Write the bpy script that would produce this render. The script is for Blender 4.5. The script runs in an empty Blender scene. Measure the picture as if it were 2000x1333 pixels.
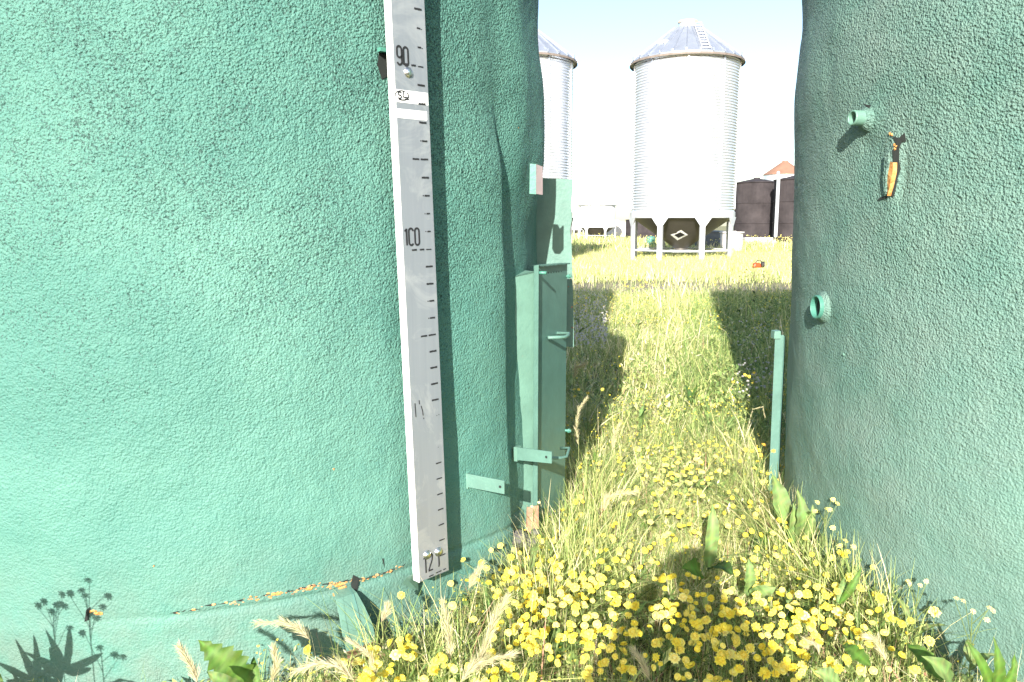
import bpy, math, random
import numpy as np
from mathutils import Vector, Matrix
random.seed(7); rng = np.random.default_rng(11)
R_ = math.radians
sc = bpy.context.scene
COL = sc.collection

# ------------------------------------------------------------------ camera
F = 1500.0; PITCH = math.atan(226.0/1500.0); CZ = 1.45
cd = bpy.data.cameras.new('camera'); cam = bpy.data.objects.new('camera', cd); COL.objects.link(cam)
cd.sensor_width = 36; cd.lens = 36*F/2000; cd.clip_start = 0.02; cd.clip_end = 3000
cam.location = (0, 0, CZ); cam.rotation_euler = (math.pi/2-PITCH, 0, 0)
sc.camera = cam
# ------------------------------------------------------------------ sky, sun, exposure
AZ, EL = R_(13.0), R_(23.4)
SUN = Vector((math.sin(AZ)*math.cos(EL), math.cos(AZ)*math.cos(EL), -math.sin(EL)))
w = bpy.data.worlds.new('World'); sc.world = w; w.use_nodes = True
nt = w.node_tree; bg = nt.nodes['Background']; sky = nt.nodes.new('ShaderNodeTexSky')
sky.sky_type = 'NISHITA'; sky.sun_disc = False; sky.sun_elevation = EL; sky.sun_rotation = AZ+math.pi
sky.air_density = 1.0; sky.dust_density = 1.0; sky.ozone_density = 1.0
nt.links.new(sky.outputs[0], bg.inputs[0]); bg.inputs[1].default_value = 0.11
ld = bpy.data.lights.new('sun', 'SUN'); ld.energy = 5.0; ld.angle = R_(0.5); ld.color = (1, .955, .88)
lo = bpy.data.objects.new('sun', ld); COL.objects.link(lo); lo.location = (-3, -10, 8)
lo.rotation_euler = SUN.to_track_quat('-Z', 'Y').to_euler()
sc.view_settings.view_transform = 'Standard'; sc.view_settings.look = 'None'
sc.view_settings.exposure = 1.38; sc.view_settings.gamma = 1

# ------------------------------------------------------------------ helpers
def ray(x, y):
    r, u = x-1000.0, 666.5-y
    return Vector((r, F*math.cos(PITCH)+u*math.sin(PITCH), u*math.cos(PITCH)-F*math.sin(PITCH)))
def at(x, y, Y):                       # world point seen at photo pixel (x, y), Y metres ahead
    d = ray(x, y); return Vector((0, 0, CZ))+d*(Y/d.y)
def atz(x, y, z):
    d = ray(x, y); return Vector((0, 0, CZ))+d*((z-CZ)/d.z)
def tag(o, label=None, cat=None, group=None, kind=None):
    if label: o['label'] = label
    if cat: o['category'] = cat
    if group: o['group'] = group
    if kind: o['kind'] = kind
    return o
def empty(name, loc, rz=0):
    o = bpy.data.objects.new(name, None); COL.objects.link(o); o.location = loc; o.rotation_euler.z = rz
    o.empty_display_size = .1; return o
class MB:
    def __init__(s): s.v = []; s.f = []; s.m = []
    def add(s, vs, fs, mi=0):
        b = len(s.v); s.v += [tuple(v) for v in vs]; s.f += [tuple(b+i for i in f) for f in fs]; s.m += [mi]*len(fs)
    def box(s, c, sx, sy, sz, rz=0, mi=0, taper=1):
        c = Vector(c); ca, sa = math.cos(rz), math.sin(rz); vs = []
        for dz in (-1, 1):
            k = taper if dz > 0 else 1
            for dx, dy in ((-1, -1), (1, -1), (1, 1), (-1, 1)):
                x, y = dx*sx/2*k, dy*sy/2*k
                vs.append(c+Vector((x*ca-y*sa, x*sa+y*ca, dz*sz/2)))
        s.add(vs, [(0, 3, 2, 1), (4, 5, 6, 7), (0, 1, 5, 4), (1, 2, 6, 5), (2, 3, 7, 6), (3, 0, 4, 7)], mi)
    def slab(s, quad, n, t, mi=0):       # four corners, thickness t along -n
        n = Vector(n).normalized(); a = [Vector(q) for q in quad]; b = [q-n*t for q in a]; k = len(a)
        s.add(a+b, [tuple(range(k)), tuple(range(2*k-1, k-1, -1))]+[(i, k+i, k+(i+1) % k, (i+1) % k) for i in range(k)], mi)
    def tube(s, pts, r, n=8, mi=0, cap=True):
        pts = [Vector(p) for p in pts]; rs = r if isinstance(r, (list, tuple)) else [r]*len(pts); b = []; up = None
        for i, p in enumerate(pts):
            d = (pts[min(i+1, len(pts)-1)]-pts[max(i-1, 0)]).normalized()
            if up is None: up = Vector((0, 0, 1)) if abs(d.z) < .9 else Vector((1, 0, 0))
            a = d.cross(up).normalized(); up = a.cross(d).normalized()
            b += [p+(a*math.cos(2*math.pi*j/n)+up*math.sin(2*math.pi*j/n))*rs[i] for j in range(n)]
        fs = [(i*n+j, i*n+(j+1) % n, (i+1)*n+(j+1) % n, (i+1)*n+j) for i in range(len(pts)-1) for j in range(n)]
        if cap: fs += [tuple(range(n-1, -1, -1)), tuple((len(pts)-1)*n+j for j in range(n))]
        s.add(b, fs, mi)
    def lathe(s, prof, n=32, c=(0, 0, 0), mi=0, M=None, a0=0, a1=2*math.pi):
        full = abs(a1-a0-2*math.pi) < 1e-6; k = n if full else n+1; vs = []
        for r, z in prof:
            for j in range(k):
                a = a0+(a1-a0)*j/n; v = Vector((r*math.cos(a), r*math.sin(a), z))
                vs.append((M @ v if M else v)+Vector(c))
        fs = [(i*k+j, i*k+(j+1) % k, (i+1)*k+(j+1) % k, (i+1)*k+j) for i in range(len(prof)-1) for j in range(n)]
        s.add(vs, fs, mi)
    def build(s, name, mats, parent=None, smooth=False, bevel=0):
        me = bpy.data.meshes.new(name); me.from_pydata(s.v, [], s.f)
        mats = mats if isinstance(mats, (list, tuple)) else [mats]
        for m in mats: me.materials.append(m)
        me.polygons.foreach_set('material_index', s.m)
        if smooth: me.polygons.foreach_set('use_smooth', [True]*len(s.f))
        me.update(); o = bpy.data.objects.new(name, me); COL.objects.link(o)
        if parent is not None:
            o.parent = parent; o.matrix_parent_inverse = Matrix.Translation(-Vector(parent.location)) if parent.type == 'EMPTY' and parent.rotation_euler.z == 0 and parent.get('world_children') else Matrix()
        if bevel:
            b = o.modifiers.new('bevel', 'BEVEL'); b.width = bevel; b.segments = 2; b.limit_method = 'ANGLE'
        return o
def wroot(name, loc):                   # an Empty whose children are given in world coordinates
    o = empty(name, loc); o['world_children'] = True; return o
def npmesh(name, V, Fc, mats, col=None, parent=None, smooth=False, mi=None):
    """V (n,3), Fc (m,k) same-size faces (tri or quad)"""
    me = bpy.data.meshes.new(name); n, (m, k) = len(V), Fc.shape
    me.vertices.add(n); me.vertices.foreach_set('co', np.ascontiguousarray(V, dtype=np.float32).ravel())
    me.loops.add(m*k); me.loops.foreach_set('vertex_index', Fc.ravel().astype(np.int32))
    me.polygons.add(m); me.polygons.foreach_set('loop_start', np.arange(0, m*k, k, dtype=np.int32))
    for q in (mats if isinstance(mats, (list, tuple)) else [mats]): me.materials.append(q)
    if mi is not None: me.polygons.foreach_set('material_index', mi.astype(np.int32))
    me.update(calc_edges=True)
    if smooth: me.polygons.foreach_set('use_smooth', np.ones(m, dtype=bool))
    if col is not None:
        a = me.color_attributes.new('Col', 'FLOAT_COLOR', 'POINT')
        c4 = np.ones((n, 4), dtype=np.float32); c4[:, :3] = col; a.data.foreach_set('color', c4.ravel())
    o = bpy.data.objects.new(name, me); COL.objects.link(o)
    if parent is not None:
        o.parent = parent
        if parent.get('world_children'): o.matrix_parent_inverse = Matrix.Translation(-Vector(parent.location))
    return o
_tab = np.random.default_rng(5).random((64, 64, 64)).astype(np.float32)
def vn(x, y, z=0.0, s=1.0, seed=0):     # value noise, -1..1
    x = np.asarray(x, dtype=np.float64)*s+seed*7.31; y = np.asarray(y)*s+seed*3.7; z = np.asarray(z)*s+np.zeros_like(x)+seed*1.9
    xi, yi, zi = np.floor(x).astype(int), np.floor(y).astype(int), np.floor(z).astype(int)
    fx, fy, fz = x-xi, y-yi, z-zi
    fx, fy, fz = [t*t*(3-2*t) for t in (fx, fy, fz)]; r = 0
    for a in (0, 1):
        for b in (0, 1):
            for c in (0, 1):
                r = r+_tab[(xi+a) & 63, (yi+b) & 63, (zi+c) & 63]*(fx if a else 1-fx)*(fy if b else 1-fy)*(fz if c else 1-fz)
    return r*2-1
def sst(a, b, x): t = np.clip((np.asarray(x, dtype=float)-a)/(b-a), 0, 1); return t*t*(3-2*t)

# ------------------------------------------------------------------ materials
class NT:
    def __init__(s, name):
        s.m = bpy.data.materials.new(name); s.m.use_nodes = True; s.t = s.m.node_tree; s.b = s.t.nodes['Principled BSDF']
    def n(s, typ, **kw):
        q = s.t.nodes.new('ShaderNode'+typ)
        for k, v in kw.items():
            if k.startswith('i_'):
                key = k[2:].replace('_', ' '); q.inputs[int(key) if key.isdigit() else key].default_value = v
            else: setattr(q, k, v)
        return q
    def l(s, a, b): s.t.links.new(a, b)
    def noise(s, scale, detail=3, rough=.5, dist=0, vec=None):
        q = s.n('TexNoise'); q.inputs['Scale'].default_value = scale; q.inputs['Detail'].default_value = detail
        q.inputs['Roughness'].default_value = rough; q.inputs['Distortion'].default_value = dist
        if vec is None: vec = s.coord()
        s.l(vec, q.inputs['Vector']); return q.outputs['Fac']
    def coord(s):
        if not hasattr(s, 'tc'): s.tc = s.n('TexCoord').outputs['Object']
        return s.tc
    def ramp(s, fac, a, b, ca=(0, 0, 0, 1), cb=(1, 1, 1, 1)):
        q = s.n('ValToRGB'); e = q.color_ramp.elements
        e[0].position = a; e[0].color = ca; e[1].position = b; e[1].color = cb; s.l(fac, q.inputs[0]); return q.outputs[0]
    def mix(s, fac, a, b, typ='MIX'):
        q = s.n('MixRGB', blend_type=typ)
        for i, v in ((0, fac), (1, a), (2, b)):
            if isinstance(v, (int, float)): q.inputs[i].default_value = v
            elif isinstance(v, tuple): q.inputs[i].default_value = (*v[:3], 1)
            else: s.l(v, q.inputs[i])
        return q.outputs[0]
    def math(s, op, a, b=0.0):
        q = s.n('Math', operation=op)
        for i, v in ((0, a), (1, b)):
            if isinstance(v, (int, float)): q.inputs[i].default_value = v
            else: s.l(v, q.inputs[i])
        return q.outputs[0]
    def bump(s, h, dist=.01, strength=1.0):
        q = s.n('Bump'); q.inputs['Distance'].default_value = dist
        if isinstance(strength, float): q.inputs['Strength'].default_value = strength
        else: s.l(strength, q.inputs['Strength'])
        s.l(h, q.inputs['Height']); s.l(q.outputs[0], s.b.inputs['Normal'])
def simple(name, c, rough=.6, metal=0, var=.15, scale=8, bump=0, bs=40, spec=.5, c2=None, rustc=None, ra=.58, rb=.7):
    t = NT(name); f = t.noise(scale, 4, .6)
    lo_ = tuple(x*(1-var) for x in c); hi = tuple(min(1, x*(1+var)) for x in c)
    out = t.mix(t.ramp(f, .3, .7), lo_, c2 or hi)
    if rustc: out = t.mix(t.ramp(t.noise(scale*2.3, 6, .7), ra, rb), out, rustc)
    t.l(out, t.b.inputs['Base Color'])
    t.b.inputs['Roughness'].default_value = rough; t.b.inputs['Metallic'].default_value = metal
    t.b.inputs['Specular IOR Level'].default_value = spec
    if bump: t.bump(t.noise(bs, 4, .6), bump)
    return t.m
GREEN = (.074, .206, .167)
def foam(name, base, speck, bumpd, dusty, side):
    t = NT(name); co = t.coord(); sep = t.n('SeparateXYZ'); t.l(co, sep.inputs[0]); Z = sep.outputs[2]; X = sep.outputs[0]
    lo_ = tuple(c*.86 for c in base); hi = (base[0]*1.3, base[1]*1.1, base[2]*1.08)
    c = t.mix(t.ramp(t.noise(1.6, 4, .6), .35, .65), lo_, hi)
    c = t.mix(t.math('MULTIPLY', t.ramp(t.noise(34, 3, .6), .45, .8), .35), c, (base[0]*.7, base[1]*.8, base[2]*.85))
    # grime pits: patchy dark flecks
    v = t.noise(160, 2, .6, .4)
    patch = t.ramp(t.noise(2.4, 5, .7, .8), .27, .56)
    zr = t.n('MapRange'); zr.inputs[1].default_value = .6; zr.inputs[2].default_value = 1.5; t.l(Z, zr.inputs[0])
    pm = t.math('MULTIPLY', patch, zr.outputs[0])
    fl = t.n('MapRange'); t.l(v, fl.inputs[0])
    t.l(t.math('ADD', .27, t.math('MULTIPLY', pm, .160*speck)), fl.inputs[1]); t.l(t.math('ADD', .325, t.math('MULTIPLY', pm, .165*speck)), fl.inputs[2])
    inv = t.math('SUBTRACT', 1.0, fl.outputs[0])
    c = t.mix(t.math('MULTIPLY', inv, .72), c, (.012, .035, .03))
    # road dust / dried soil splashed up near the ground
    dz = t.n('MapRange'); dz.inputs[1].default_value = .55; dz.inputs[2].default_value = .05; t.l(Z, dz.inputs[0])
    dn = t.math('MULTIPLY', dz.outputs[0], t.ramp(t.noise(7, 5, .65), .3, .62))
    c = t.mix(t.math('MULTIPLY', dn, dusty), c, (.125, .165, .135))
    if side:   # weathered, chalkier paint along the shoulder that faces the gap
        dx = t.n('MapRange'); dx.inputs[1].default_value = side[0]; dx.inputs[2].default_value = side[1]; t.l(X, dx.inputs[0])
        c = t.mix(t.math('MULTIPLY', dx.outputs[0], t.ramp(t.noise(5, 5, .6), .25, .7)), c, side[2])
    t.l(c, t.b.inputs['Base Color']); t.b.inputs['Roughness'].default_value = .62
    t.b.inputs['Specular IOR Level'].default_value = .35
    # sprayed foam skin: pebbles over ripples, coarser higher up
    n1 = t.noise(128, 2, .5, .35); n2 = t.noise(230, 2, .5, .2); n3 = t.noise(40, 2, .5, .3)
    vo = t.n('TexVoronoi'); vo.feature = 'SMOOTH_F1'; vo.inputs['Scale'].default_value = 150; t.l(co, vo.inputs['Vector'])
    h = t.math('ADD', t.math('ADD', t.math('MULTIPLY', n1, 1.2), t.math('MULTIPLY', n2, .45)), t.math('MULTIPLY', n3, .9))
    h = t.math('SUBTRACT', h, t.math('MULTIPLY', vo.outputs['Distance'], .8))
    st = t.n('MapRange'); st.inputs[1].default_value = .3; st.inputs[2].default_value = 1.9; st.inputs[3].default_value = .45; st.inputs[4].default_value = 1.0; t.l(Z, st.inputs[0])
    t.bump(h, bumpd, t.math('MULTIPLY', st.outputs[0], 1.0))
    return t.m
M = {}
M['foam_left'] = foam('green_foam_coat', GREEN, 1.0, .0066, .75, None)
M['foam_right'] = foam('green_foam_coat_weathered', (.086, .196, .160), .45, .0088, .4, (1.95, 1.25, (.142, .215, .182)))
M['green'] = simple('green_paint_steel', (.062, .205, .155), .45, 0, .12, 14, .0015, 60)
M['green_worn'] = simple('worn_green_steel', (.090, .185, .150), .55, 0, .14, 10, .002, 50, rustc=(.20, .11, .06), ra=.70, rb=.80)
M['green_pale'] = simple('faded_green_steel', (.115, .225, .175), .5, 0, .12, 9, .002, 50, rustc=(.28, .13, .07), ra=.66, rb=.8)
M['green_dull'] = simple('green_steel_panel', (.085, .185, .155), .42, 0, .10, 12, .001, 40)
M['rusty'] = simple('rusted_steel', (.26, .13, .08), .85, 0, .4, 18, .004, 60, c2=(.42, .25, .16))
M['orange_foam'] = simple('raw_orange_foam', (.55, .19, .03), .9, 0, .3, 60, .004, 90, c2=(.66, .36, .13))
M['crumb'] = simple('crumbled_foam', (.60, .38, .24), .9, 0, .4, 60, .003, 90, c2=(.7, .35, .12))
M['dark_gap'] = simple('dark_crack', (.012, .016, .014), .95, 0, .2)
M['black'] = simple('black_print', (.015, .015, .017), .6, 0, .2)
M['white'] = simple('white_vinyl_and_sunlit_flange', (.8, .8, .79), .5, 0, .04)
M['chrome'] = simple('zinc_bolt', (.78, .78, .76), .28, 1, .06)
M['steel'] = simple('galvanised_leg', (.5, .52, .55), .45, .3, .08, 6)
t = NT('brushed_aluminium'); mp = t.n('Mapping'); mp.inputs['Scale'].default_value = (60, 60, 1.5); t.l(t.coord(), mp.inputs[0])
st = t.noise(1, 4, .6, 0, mp.outputs[0]); sm = t.ramp(t.noise(4.5, 5, .7, 1.2), .52, .75)
t.l(t.mix(t.math('MULTIPLY', sm, .6), t.mix(st, (.27, .29, .325), (.345, .365, .40)), (.6, .6, .6)), t.b.inputs['Base Color'])
t.b.inputs['Metallic'].default_value = .5; t.l(t.ramp(t.noise(9, 4, .6), .2, .8, (.34,)*3+(1,), (.52,)*3+(1,)), t.b.inputs['Roughness'])
M['alu'] = t.m
t = NT('galvanised_sheet'); sh = t.n('TexBrick')
t.l(t.mix(t.ramp(t.noise(3, 5, .6), .3, .7), (.56, .59, .66), (.66, .69, .74)), t.b.inputs['Base Color'])
t.b.inputs['Metallic'].default_value = .6; t.b.inputs['Roughness'].default_value = .33
M['galv'] = t.m
M['roof_sheet'] = simple('galvanised_roof_sheet', (.33, .36, .42), .35, .5, .12, 3)
M['hopper'] = simple('dull_hopper_steel', (.13, .12, .11), .42, .55, .12, 2)
M['eave'] = simple('dull_eave_trim', (.17, .14, .12), .7)
M['tan'] = simple('tan_lid', (.62, .5, .34), .6)
M['dark_tank'] = simple('weathered_dark_steel', (.038, .032, .034), .85, 0, .35, .9, c2=(.060, .051, .053), spec=.2)
M['rust_roof'] = simple('rust_brown_roof', (.24, .13, .085), .7, 0, .15, 1.5)
M['grey_blue'] = simple('grey_blue_steel', (.075, .09, .105), .6, 0, .1, 1)
M['cream'] = simple('cream_steel', (.62, .58, .55), .6, 0, .06, 1)
M['orange'] = simple('orange_plastic', (.42, .06, .01), .45, 0, .1)
M['rubber'] = simple('black_rubber', (.02, .02, .02), .7)
M['concrete'] = simple('pale_concrete', (.5, .47, .44), .9, 0, .1, 2)

M['stone'] = simple('weathered_stone', (.10, .095, .085), .9, 0, .3, 25, .004, 60)

def attr_mat(name, rough=.6, trans=.25):
    t = NT(name); a = t.n('Attribute'); a.attribute_name = 'Col'
    t.l(a.outputs['Color'], t.b.inputs['Base Color']); t.b.inputs['Roughness'].default_value = rough
    t.b.inputs['Specular IOR Level'].default_value = .3
    tr = t.n('BsdfTranslucent'); t.l(a.outputs['Color'], tr.inputs[0]); mx = t.n('MixShader'); mx.inputs[0].default_value = trans
    out = t.t.nodes['Material Output']; t.l(t.b.outputs[0], mx.inputs[1]); t.l(tr.outputs[0], mx.inputs[2]); t.l(mx.outputs[0], out.inputs[0])
    return t.m
M['plant'] = attr_mat('plant_tissue')
M['petal'] = attr_mat('petal_tissue', .7, .15)

# ------------------------------------------------------------------ ground
def gz(x, y):
    r = np.hypot(x, y)
    return .03*vn(x, y, 0, 1.1, 3)+.012*vn(x, y, 0, 4, 1)+sst(12, 40, r)*.10*vn(x, y, 0, .12, 2)
def axis(parts):
    out = []
    for a, b, s in parts: out += list(np.arange(a, b, s))
    return np.array(out+[parts[-1][1]])
gx = axis([(-700, -60, 40), (-60, -8, 2), (-8, 10, .15), (10, 60, 1), (60, 700, 40)])
gy = axis([(-60, -4, 2), (-4, 16, .15), (16, 60, .8), (60, 200, 5), (200, 1400, 60)])
XX, YY = np.meshgrid(gx, gy); ZZ = gz(XX, YY); nx, ny = len(gx), len(gy)
idx = np.arange(nx*ny).reshape(ny, nx)
Fq = np.stack([idx[:-1, :-1], idx[:-1, 1:], idx[1:, 1:], idx[1:, :-1]], -1).reshape(-1, 4)
t = NT('weedy_soil')
c = t.mix(t.ramp(t.noise(6, 6, .7), .35, .65), (.075, .06, .045), (.07, .085, .03))
sepn = t.n('SeparateXYZ'); t.l(t.coord(), sepn.inputs[0])
far = t.n('MapRange'); far.inputs[1].default_value = 5; far.inputs[2].default_value = 24; t.l(sepn.outputs[1], far.inputs[0])
c = t.mix(far.outputs[0], c, t.mix(t.ramp(t.noise(.8, 6, .7), .4, .6), (.17, .17, .07), (.24, .22, .11)))
wob = t.math('ADD', sepn.outputs[1], t.math('MULTIPLY', t.noise(.5, 3, .5), 3))
b1 = t.n('MapRange'); b1.inputs[1].default_value = 15.5; b1.inputs[2].default_value = 16.5; t.l(wob, b1.inputs[0])
b2 = t.n('MapRange'); b2.inputs[1].default_value = 21; b2.inputs[2].default_value = 19.5; t.l(wob, b2.inputs[0])
c = t.mix(t.math('MULTIPLY', t.math('MULTIPLY', b1.outputs[0], b2.outputs[0]), .85), c, t.mix(t.noise(9, 4, .6), (.20, .15, .135), (.30, .24, .21)))
t.l(c, t.b.inputs['Base Color']); t.b.inputs['Roughness'].default_value = .95; t.bump(t.noise(30, 5, .7), .03)
g = npmesh('ground', np.stack([XX, YY, ZZ], -1).reshape(-1, 3), Fq, t.m, smooth=True); tag(g, kind='structure')

# ------------------------------------------------------------------ the two foam-coated tanks
class Tank:
    def __init__(s, cx, cy, R, lean, disp, fine, zl):
        s.c = (cx, cy); s.R = R; s.k = lean; s.disp = disp; s.fine = fine; s.zl = zl
    def pos(s, phi, z, extra=0.0):      # phi in radians, direction (cos phi, sin phi)
        r = s.R+s.disp(phi, z)+extra
        return np.stack([s.c[0]+r*np.cos(phi)-s.k*(z-CZ), s.c[1]+r*np.sin(phi), z+0*phi], -1)
    def hit(s, x, y):                   # pixel -> (phi, z) on the nominal cylinder
        d = ray(x, y); ox, oy = -s.c[0], -s.c[1]; dx, dy = d.x+s.k*d.z, d.y
        a, b, c_ = dx*dx+dy*dy, 2*(ox*dx+oy*dy), ox*ox+oy*oy-s.R*s.R
        q = b*b-4*a*c_; q = max(q, 0); tt = (-b-math.sqrt(q))/(2*a)
        return math.atan2(oy+dy*tt, ox+dx*tt), CZ+d.z*tt
    def pt(s, x, y, off=0.0):
        p, z = s.hit(x, y); p = p-2*math.pi if (s.c[0] > 0 and p > 0) else p; v = s.pos(np.array([p]), np.array([z]), off)[0]
        return Vector(v)
    def frame(s, x, y, off=0.0):
        p, z = s.hit(x, y); n = Vector((math.cos(p), math.sin(p), 0)); return s.pt(x, y, off), n, Vector((-math.sin(p), math.cos(p), 0))
    def shell(s, name, mat, parent):
        a, b = s.fine; st_ = .0075/s.R
        ph = np.concatenate([np.arange(a, b, st_), np.linspace(b, a+2*math.pi, 60)[:-1]])
        zz = np.concatenate([np.arange(0.0, s.zl, .0085), np.linspace(s.zl, 5.0, 24)])
        P, Z = np.meshgrid(ph, zz); V = s.pos(P, Z)
        k = len(ph); dome = []
        for q in np.linspace(0, 1, 14)[1:]:
            zt = 5.0+.95*math.sin(q*math.pi/2); rr = max(math.cos(q*math.pi/2), .02)*(s.R+float(np.mean(s.disp(ph, 5.0+0*ph))))/s.R
            dome.append(np.stack([s.c[0]+s.R*rr*np.cos(ph)-s.k*(zt-CZ), s.c[1]+s.R*rr*np.sin(ph), zt+0*ph], -1))
        V = np.concatenate([V.reshape(-1, 3)]+dome); rows = len(zz)+len(dome)
        I = np.arange(rows*k).reshape(rows, k); J = np.roll(I, -1, 1)
        Fq = np.stack([I[:-1], J[:-1], J[1:], I[1:]], -1).reshape(-1, 4)
        return npmesh(name, V, Fq, mat, parent=parent, smooth=True)
dg = math.degrees
def dispL(phi, z):
    a = np.degrees(phi)                 # -90 faces the camera side, 0 is the gap silhouette
    x, y = 1.48*np.cos(phi), 1.48*np.sin(phi)
    d = .012*vn(x, y, z, 1.7, 1)+.006*vn(x, y, z, 5, 2)+.0016*vn(x, y, z, 16, 3)+.0008*vn(x, y, z, 42, 4)
    hi = sst(1.95, 1.6, z)
    e = -28.5+2.0*vn(z*0, z, 0, 1.3, 8)
    d = d+hi*.034*np.clip(sst(-43, -30, a), 0, 1)*(1-sst(e-.4, e+1.1, a))
    d = d-hi*.006*sst(e-.4, e+1.1, a)
    d = d-.014*sst(-17, -6, a)+.030*sst(1.35, 1.8, z)*sst(-45, -8, a)
    d = d+(.010*np.sin(np.radians(a)*26+3*vn(z*0, z, 0, 1.2, 31))-.004)*sst(-40, -26, a)*sst(1.3, 1.9, z)
    # long vertical sag beside the fold, upper right lumps, seam and foot
    d = d+.016*np.exp(-((a+13)/5)**2)*sst(1.2, 1.6, z)*(1+.6*vn(z*0, z, 0, 4, 9))
    d = d+.014*np.exp(-((z-1.86)/.17)**2)*np.exp(-((a+2)/14)**2)
    d = d-.020*np.exp(-((z-2.22)/.15)**2)*np.exp(-((a+2)/14)**2)
    seam = .285+.006*vn(x, y, 0, 9, 5)
    d = d-.010*np.exp(-((z-seam)/.006)**2)*sst(-92, -70, a)+.005*sst(.30, .24, z)
    d = d-.40*sst(2.46, 2.9, z)-.11*np.clip(z-2.9, 0, 3)
    return d
RB = []
def dispR(phi, z):
    x, y = 1.48*np.cos(phi), 1.48*np.sin(phi)
    d = .010*vn(x, y, z, 1.9, 11)+.005*vn(x, y, z, 5.5, 12)+.0018*vn(x, y, z, 15, 13)+.0008*vn(x, y, z, 42, 14)
    d = d+.016*np.exp(-((z-1.95)/.16)**2)*.8-.012*np.exp(-((z-2.3)/.12)**2)
    for p_, z_, wp, wz, am in RB: d = d+am*np.exp(-((phi-p_)/wp)**2-((z-z_)/wz)**2)
    return d
TL = Tank(-1.338, 3.597, 1.462, .024, dispL, (R_(-112), R_(14)), 2.6)
TR = Tank(2.672, 3.040, 1.478, .020, dispR, (R_(-205), R_(-95)), 2.6)
TR.pos(np.array([0.0]), np.array([1.0]))
def _ph(x, y): p_, z_ = TR.hit(x, y); return (p_, z_)
def _fix(p_): return p_-2*math.pi if p_ > 0 else p_
for (x_, y_), wp, wz, am in (((1741, 325), .030, .11, .016), ((1762, 330), .012, .09, -.010), ((1700, 236), .035, .05, .012), ((1690, 285), .03, .05, -.006), ((1610, 600), .04, .06, .008), ((1640, 40), .05, .10, .008)):
    p_, z_ = TR.hit(x_, y_); RB.append((_fix(p_), z_, wp, wz, am))
tl = wroot('storage_tank', (-1.338, 3.597, 0))
tag(tl, 'tall round tank coated in bright green foam, carrying the silver gauge board', 'storage tank', 'green foam coated tanks')
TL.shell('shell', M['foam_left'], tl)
tr = wroot('storage_tank', (2.7, 3.04, 0))
tag(tr, 'tall round green foam tank with a torn orange patch and two pipe stubs', 'storage tank', 'green foam coated tanks')
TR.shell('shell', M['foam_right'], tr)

# crumbled seam along the foot of the left tank
mb = MB(); mc = MB()
def chip(m, c, n, u, s, ax=1.0):
    v = Vector((0, 0, 1)); k = random.randint(5, 7); a0 = random.random()*6
    ring = [c+(u*math.cos(a0+2*math.pi*i/k)*ax+v*math.sin(a0+2*math.pi*i/k))*s*random.uniform(.5, 1.2)+n*random.uniform(-.002, .002) for i in range(k)]
    top = c+n*s*random.uniform(.3, .7); m.add(ring+[top], [(i, (i+1) % k, k) for i in range(k)])
seam_px = [(335, 1203), (375, 1195), (420, 1185), (470, 1178), (520, 1166), (570, 1157), (600, 1148), (640, 1144), (665, 1140), (690, 1134), (720, 1130), (750, 1120), (790, 1105)]
for (x0, y0), (x1, y1) in zip(seam_px, seam_px[1:]):
    dens = .25 if x0 < 420 else (1.0 if 480 < x0 < 690 else .6)
    for q in range(int(15*dens)):
        f = random.random(); x = x0+(x1-x0)*f; y = y0+(y1-y0)*f+random.gauss(0, 2.2)
        p, n, u = TL.frame(x, y, .0005)
        chip(mc if random.random() < .45 else mb, p, n, u, random.uniform(.0012, .0044), 2.0)
for x, y, s in ((540, 1162, .010), (660, 1143, .012), (672, 1147, .012), (605, 1150, .009), (655, 1160, .010), (20+160, 1195, .008), (190, 1200, .009)):
    p, n, u = TL.frame(x, y, .001)
    for _ in range(3): chip(mb, p+u*random.uniform(-.01, .01), n, u, s*.7, 1.5)
tag(mb.build('torn_foam', M['orange_foam'], tl), kind='stuff'); tag(mc.build('crumbled_edge', M['crumb'], tl), kind='stuff')
mk = MB()
for (x0, y0), (x1, y1) in zip(seam_px, seam_px[1:]):
    for q in range(5):
        f = random.random(); x = x0+(x1-x0)*f; y = y0+(y1-y0)*f-random.uniform(0, 4)
        p, n, u = TL.frame(x, y, .0012); L = random.uniform(.006, .018); h = random.uniform(.0008, .0025); z = Vector((0, 0, 1)); s_ = random.uniform(-.004, .006)
        mk.add([p-u*L, p-z*h, p+u*L+z*s_, p+z*h], [(0, 1, 2, 3)])
for pts in (((688, 1122), (700, 1128), (697, 1150), (688, 1160), (684, 1140)), ((745, 995+96), (748, 1090), (750, 1110)), ((168, 1192), (176, 1186), (172, 1212), (164, 1216)),
            ((738, 100), (752, 92), (756, 150), (744, 156), (735, 128))):
    P = [TL.pt(x, y, .003) for x, y in pts]; m1 = MB(); m1.add(P, [tuple(range(len(P)))]); m1.build('crack', M['dark_gap'], tl)
tag(mk.build('seam_cracks', M['dark_gap'], tl), kind='stuff')
# stub of angle iron behind the gauge board near the 90 mark
mb = MB(); p, n, u = TL.frame(752, 103, 0)
mb.box(p+n*.02-u*.012, .02, .05, .012, math.atan2(n.y, n.x)); mb.build('board_bracket', M['green'], tl)
mb = MB(); p, n, u = TL.frame(800, 1116, 0)
mb.slab([p+n*.07-u*.06+Vector((0, 0, .02)), p+n*.05-u*.0+Vector((0, 0, .02)), p+n*.02+u*.02-Vector((0, 0, .07)), p+n*.03-u*.05-Vector((0, 0, .02))], (n-u).normalized(), .006)
mb.build('board_bracket', M['green_pale'], tl)
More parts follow.
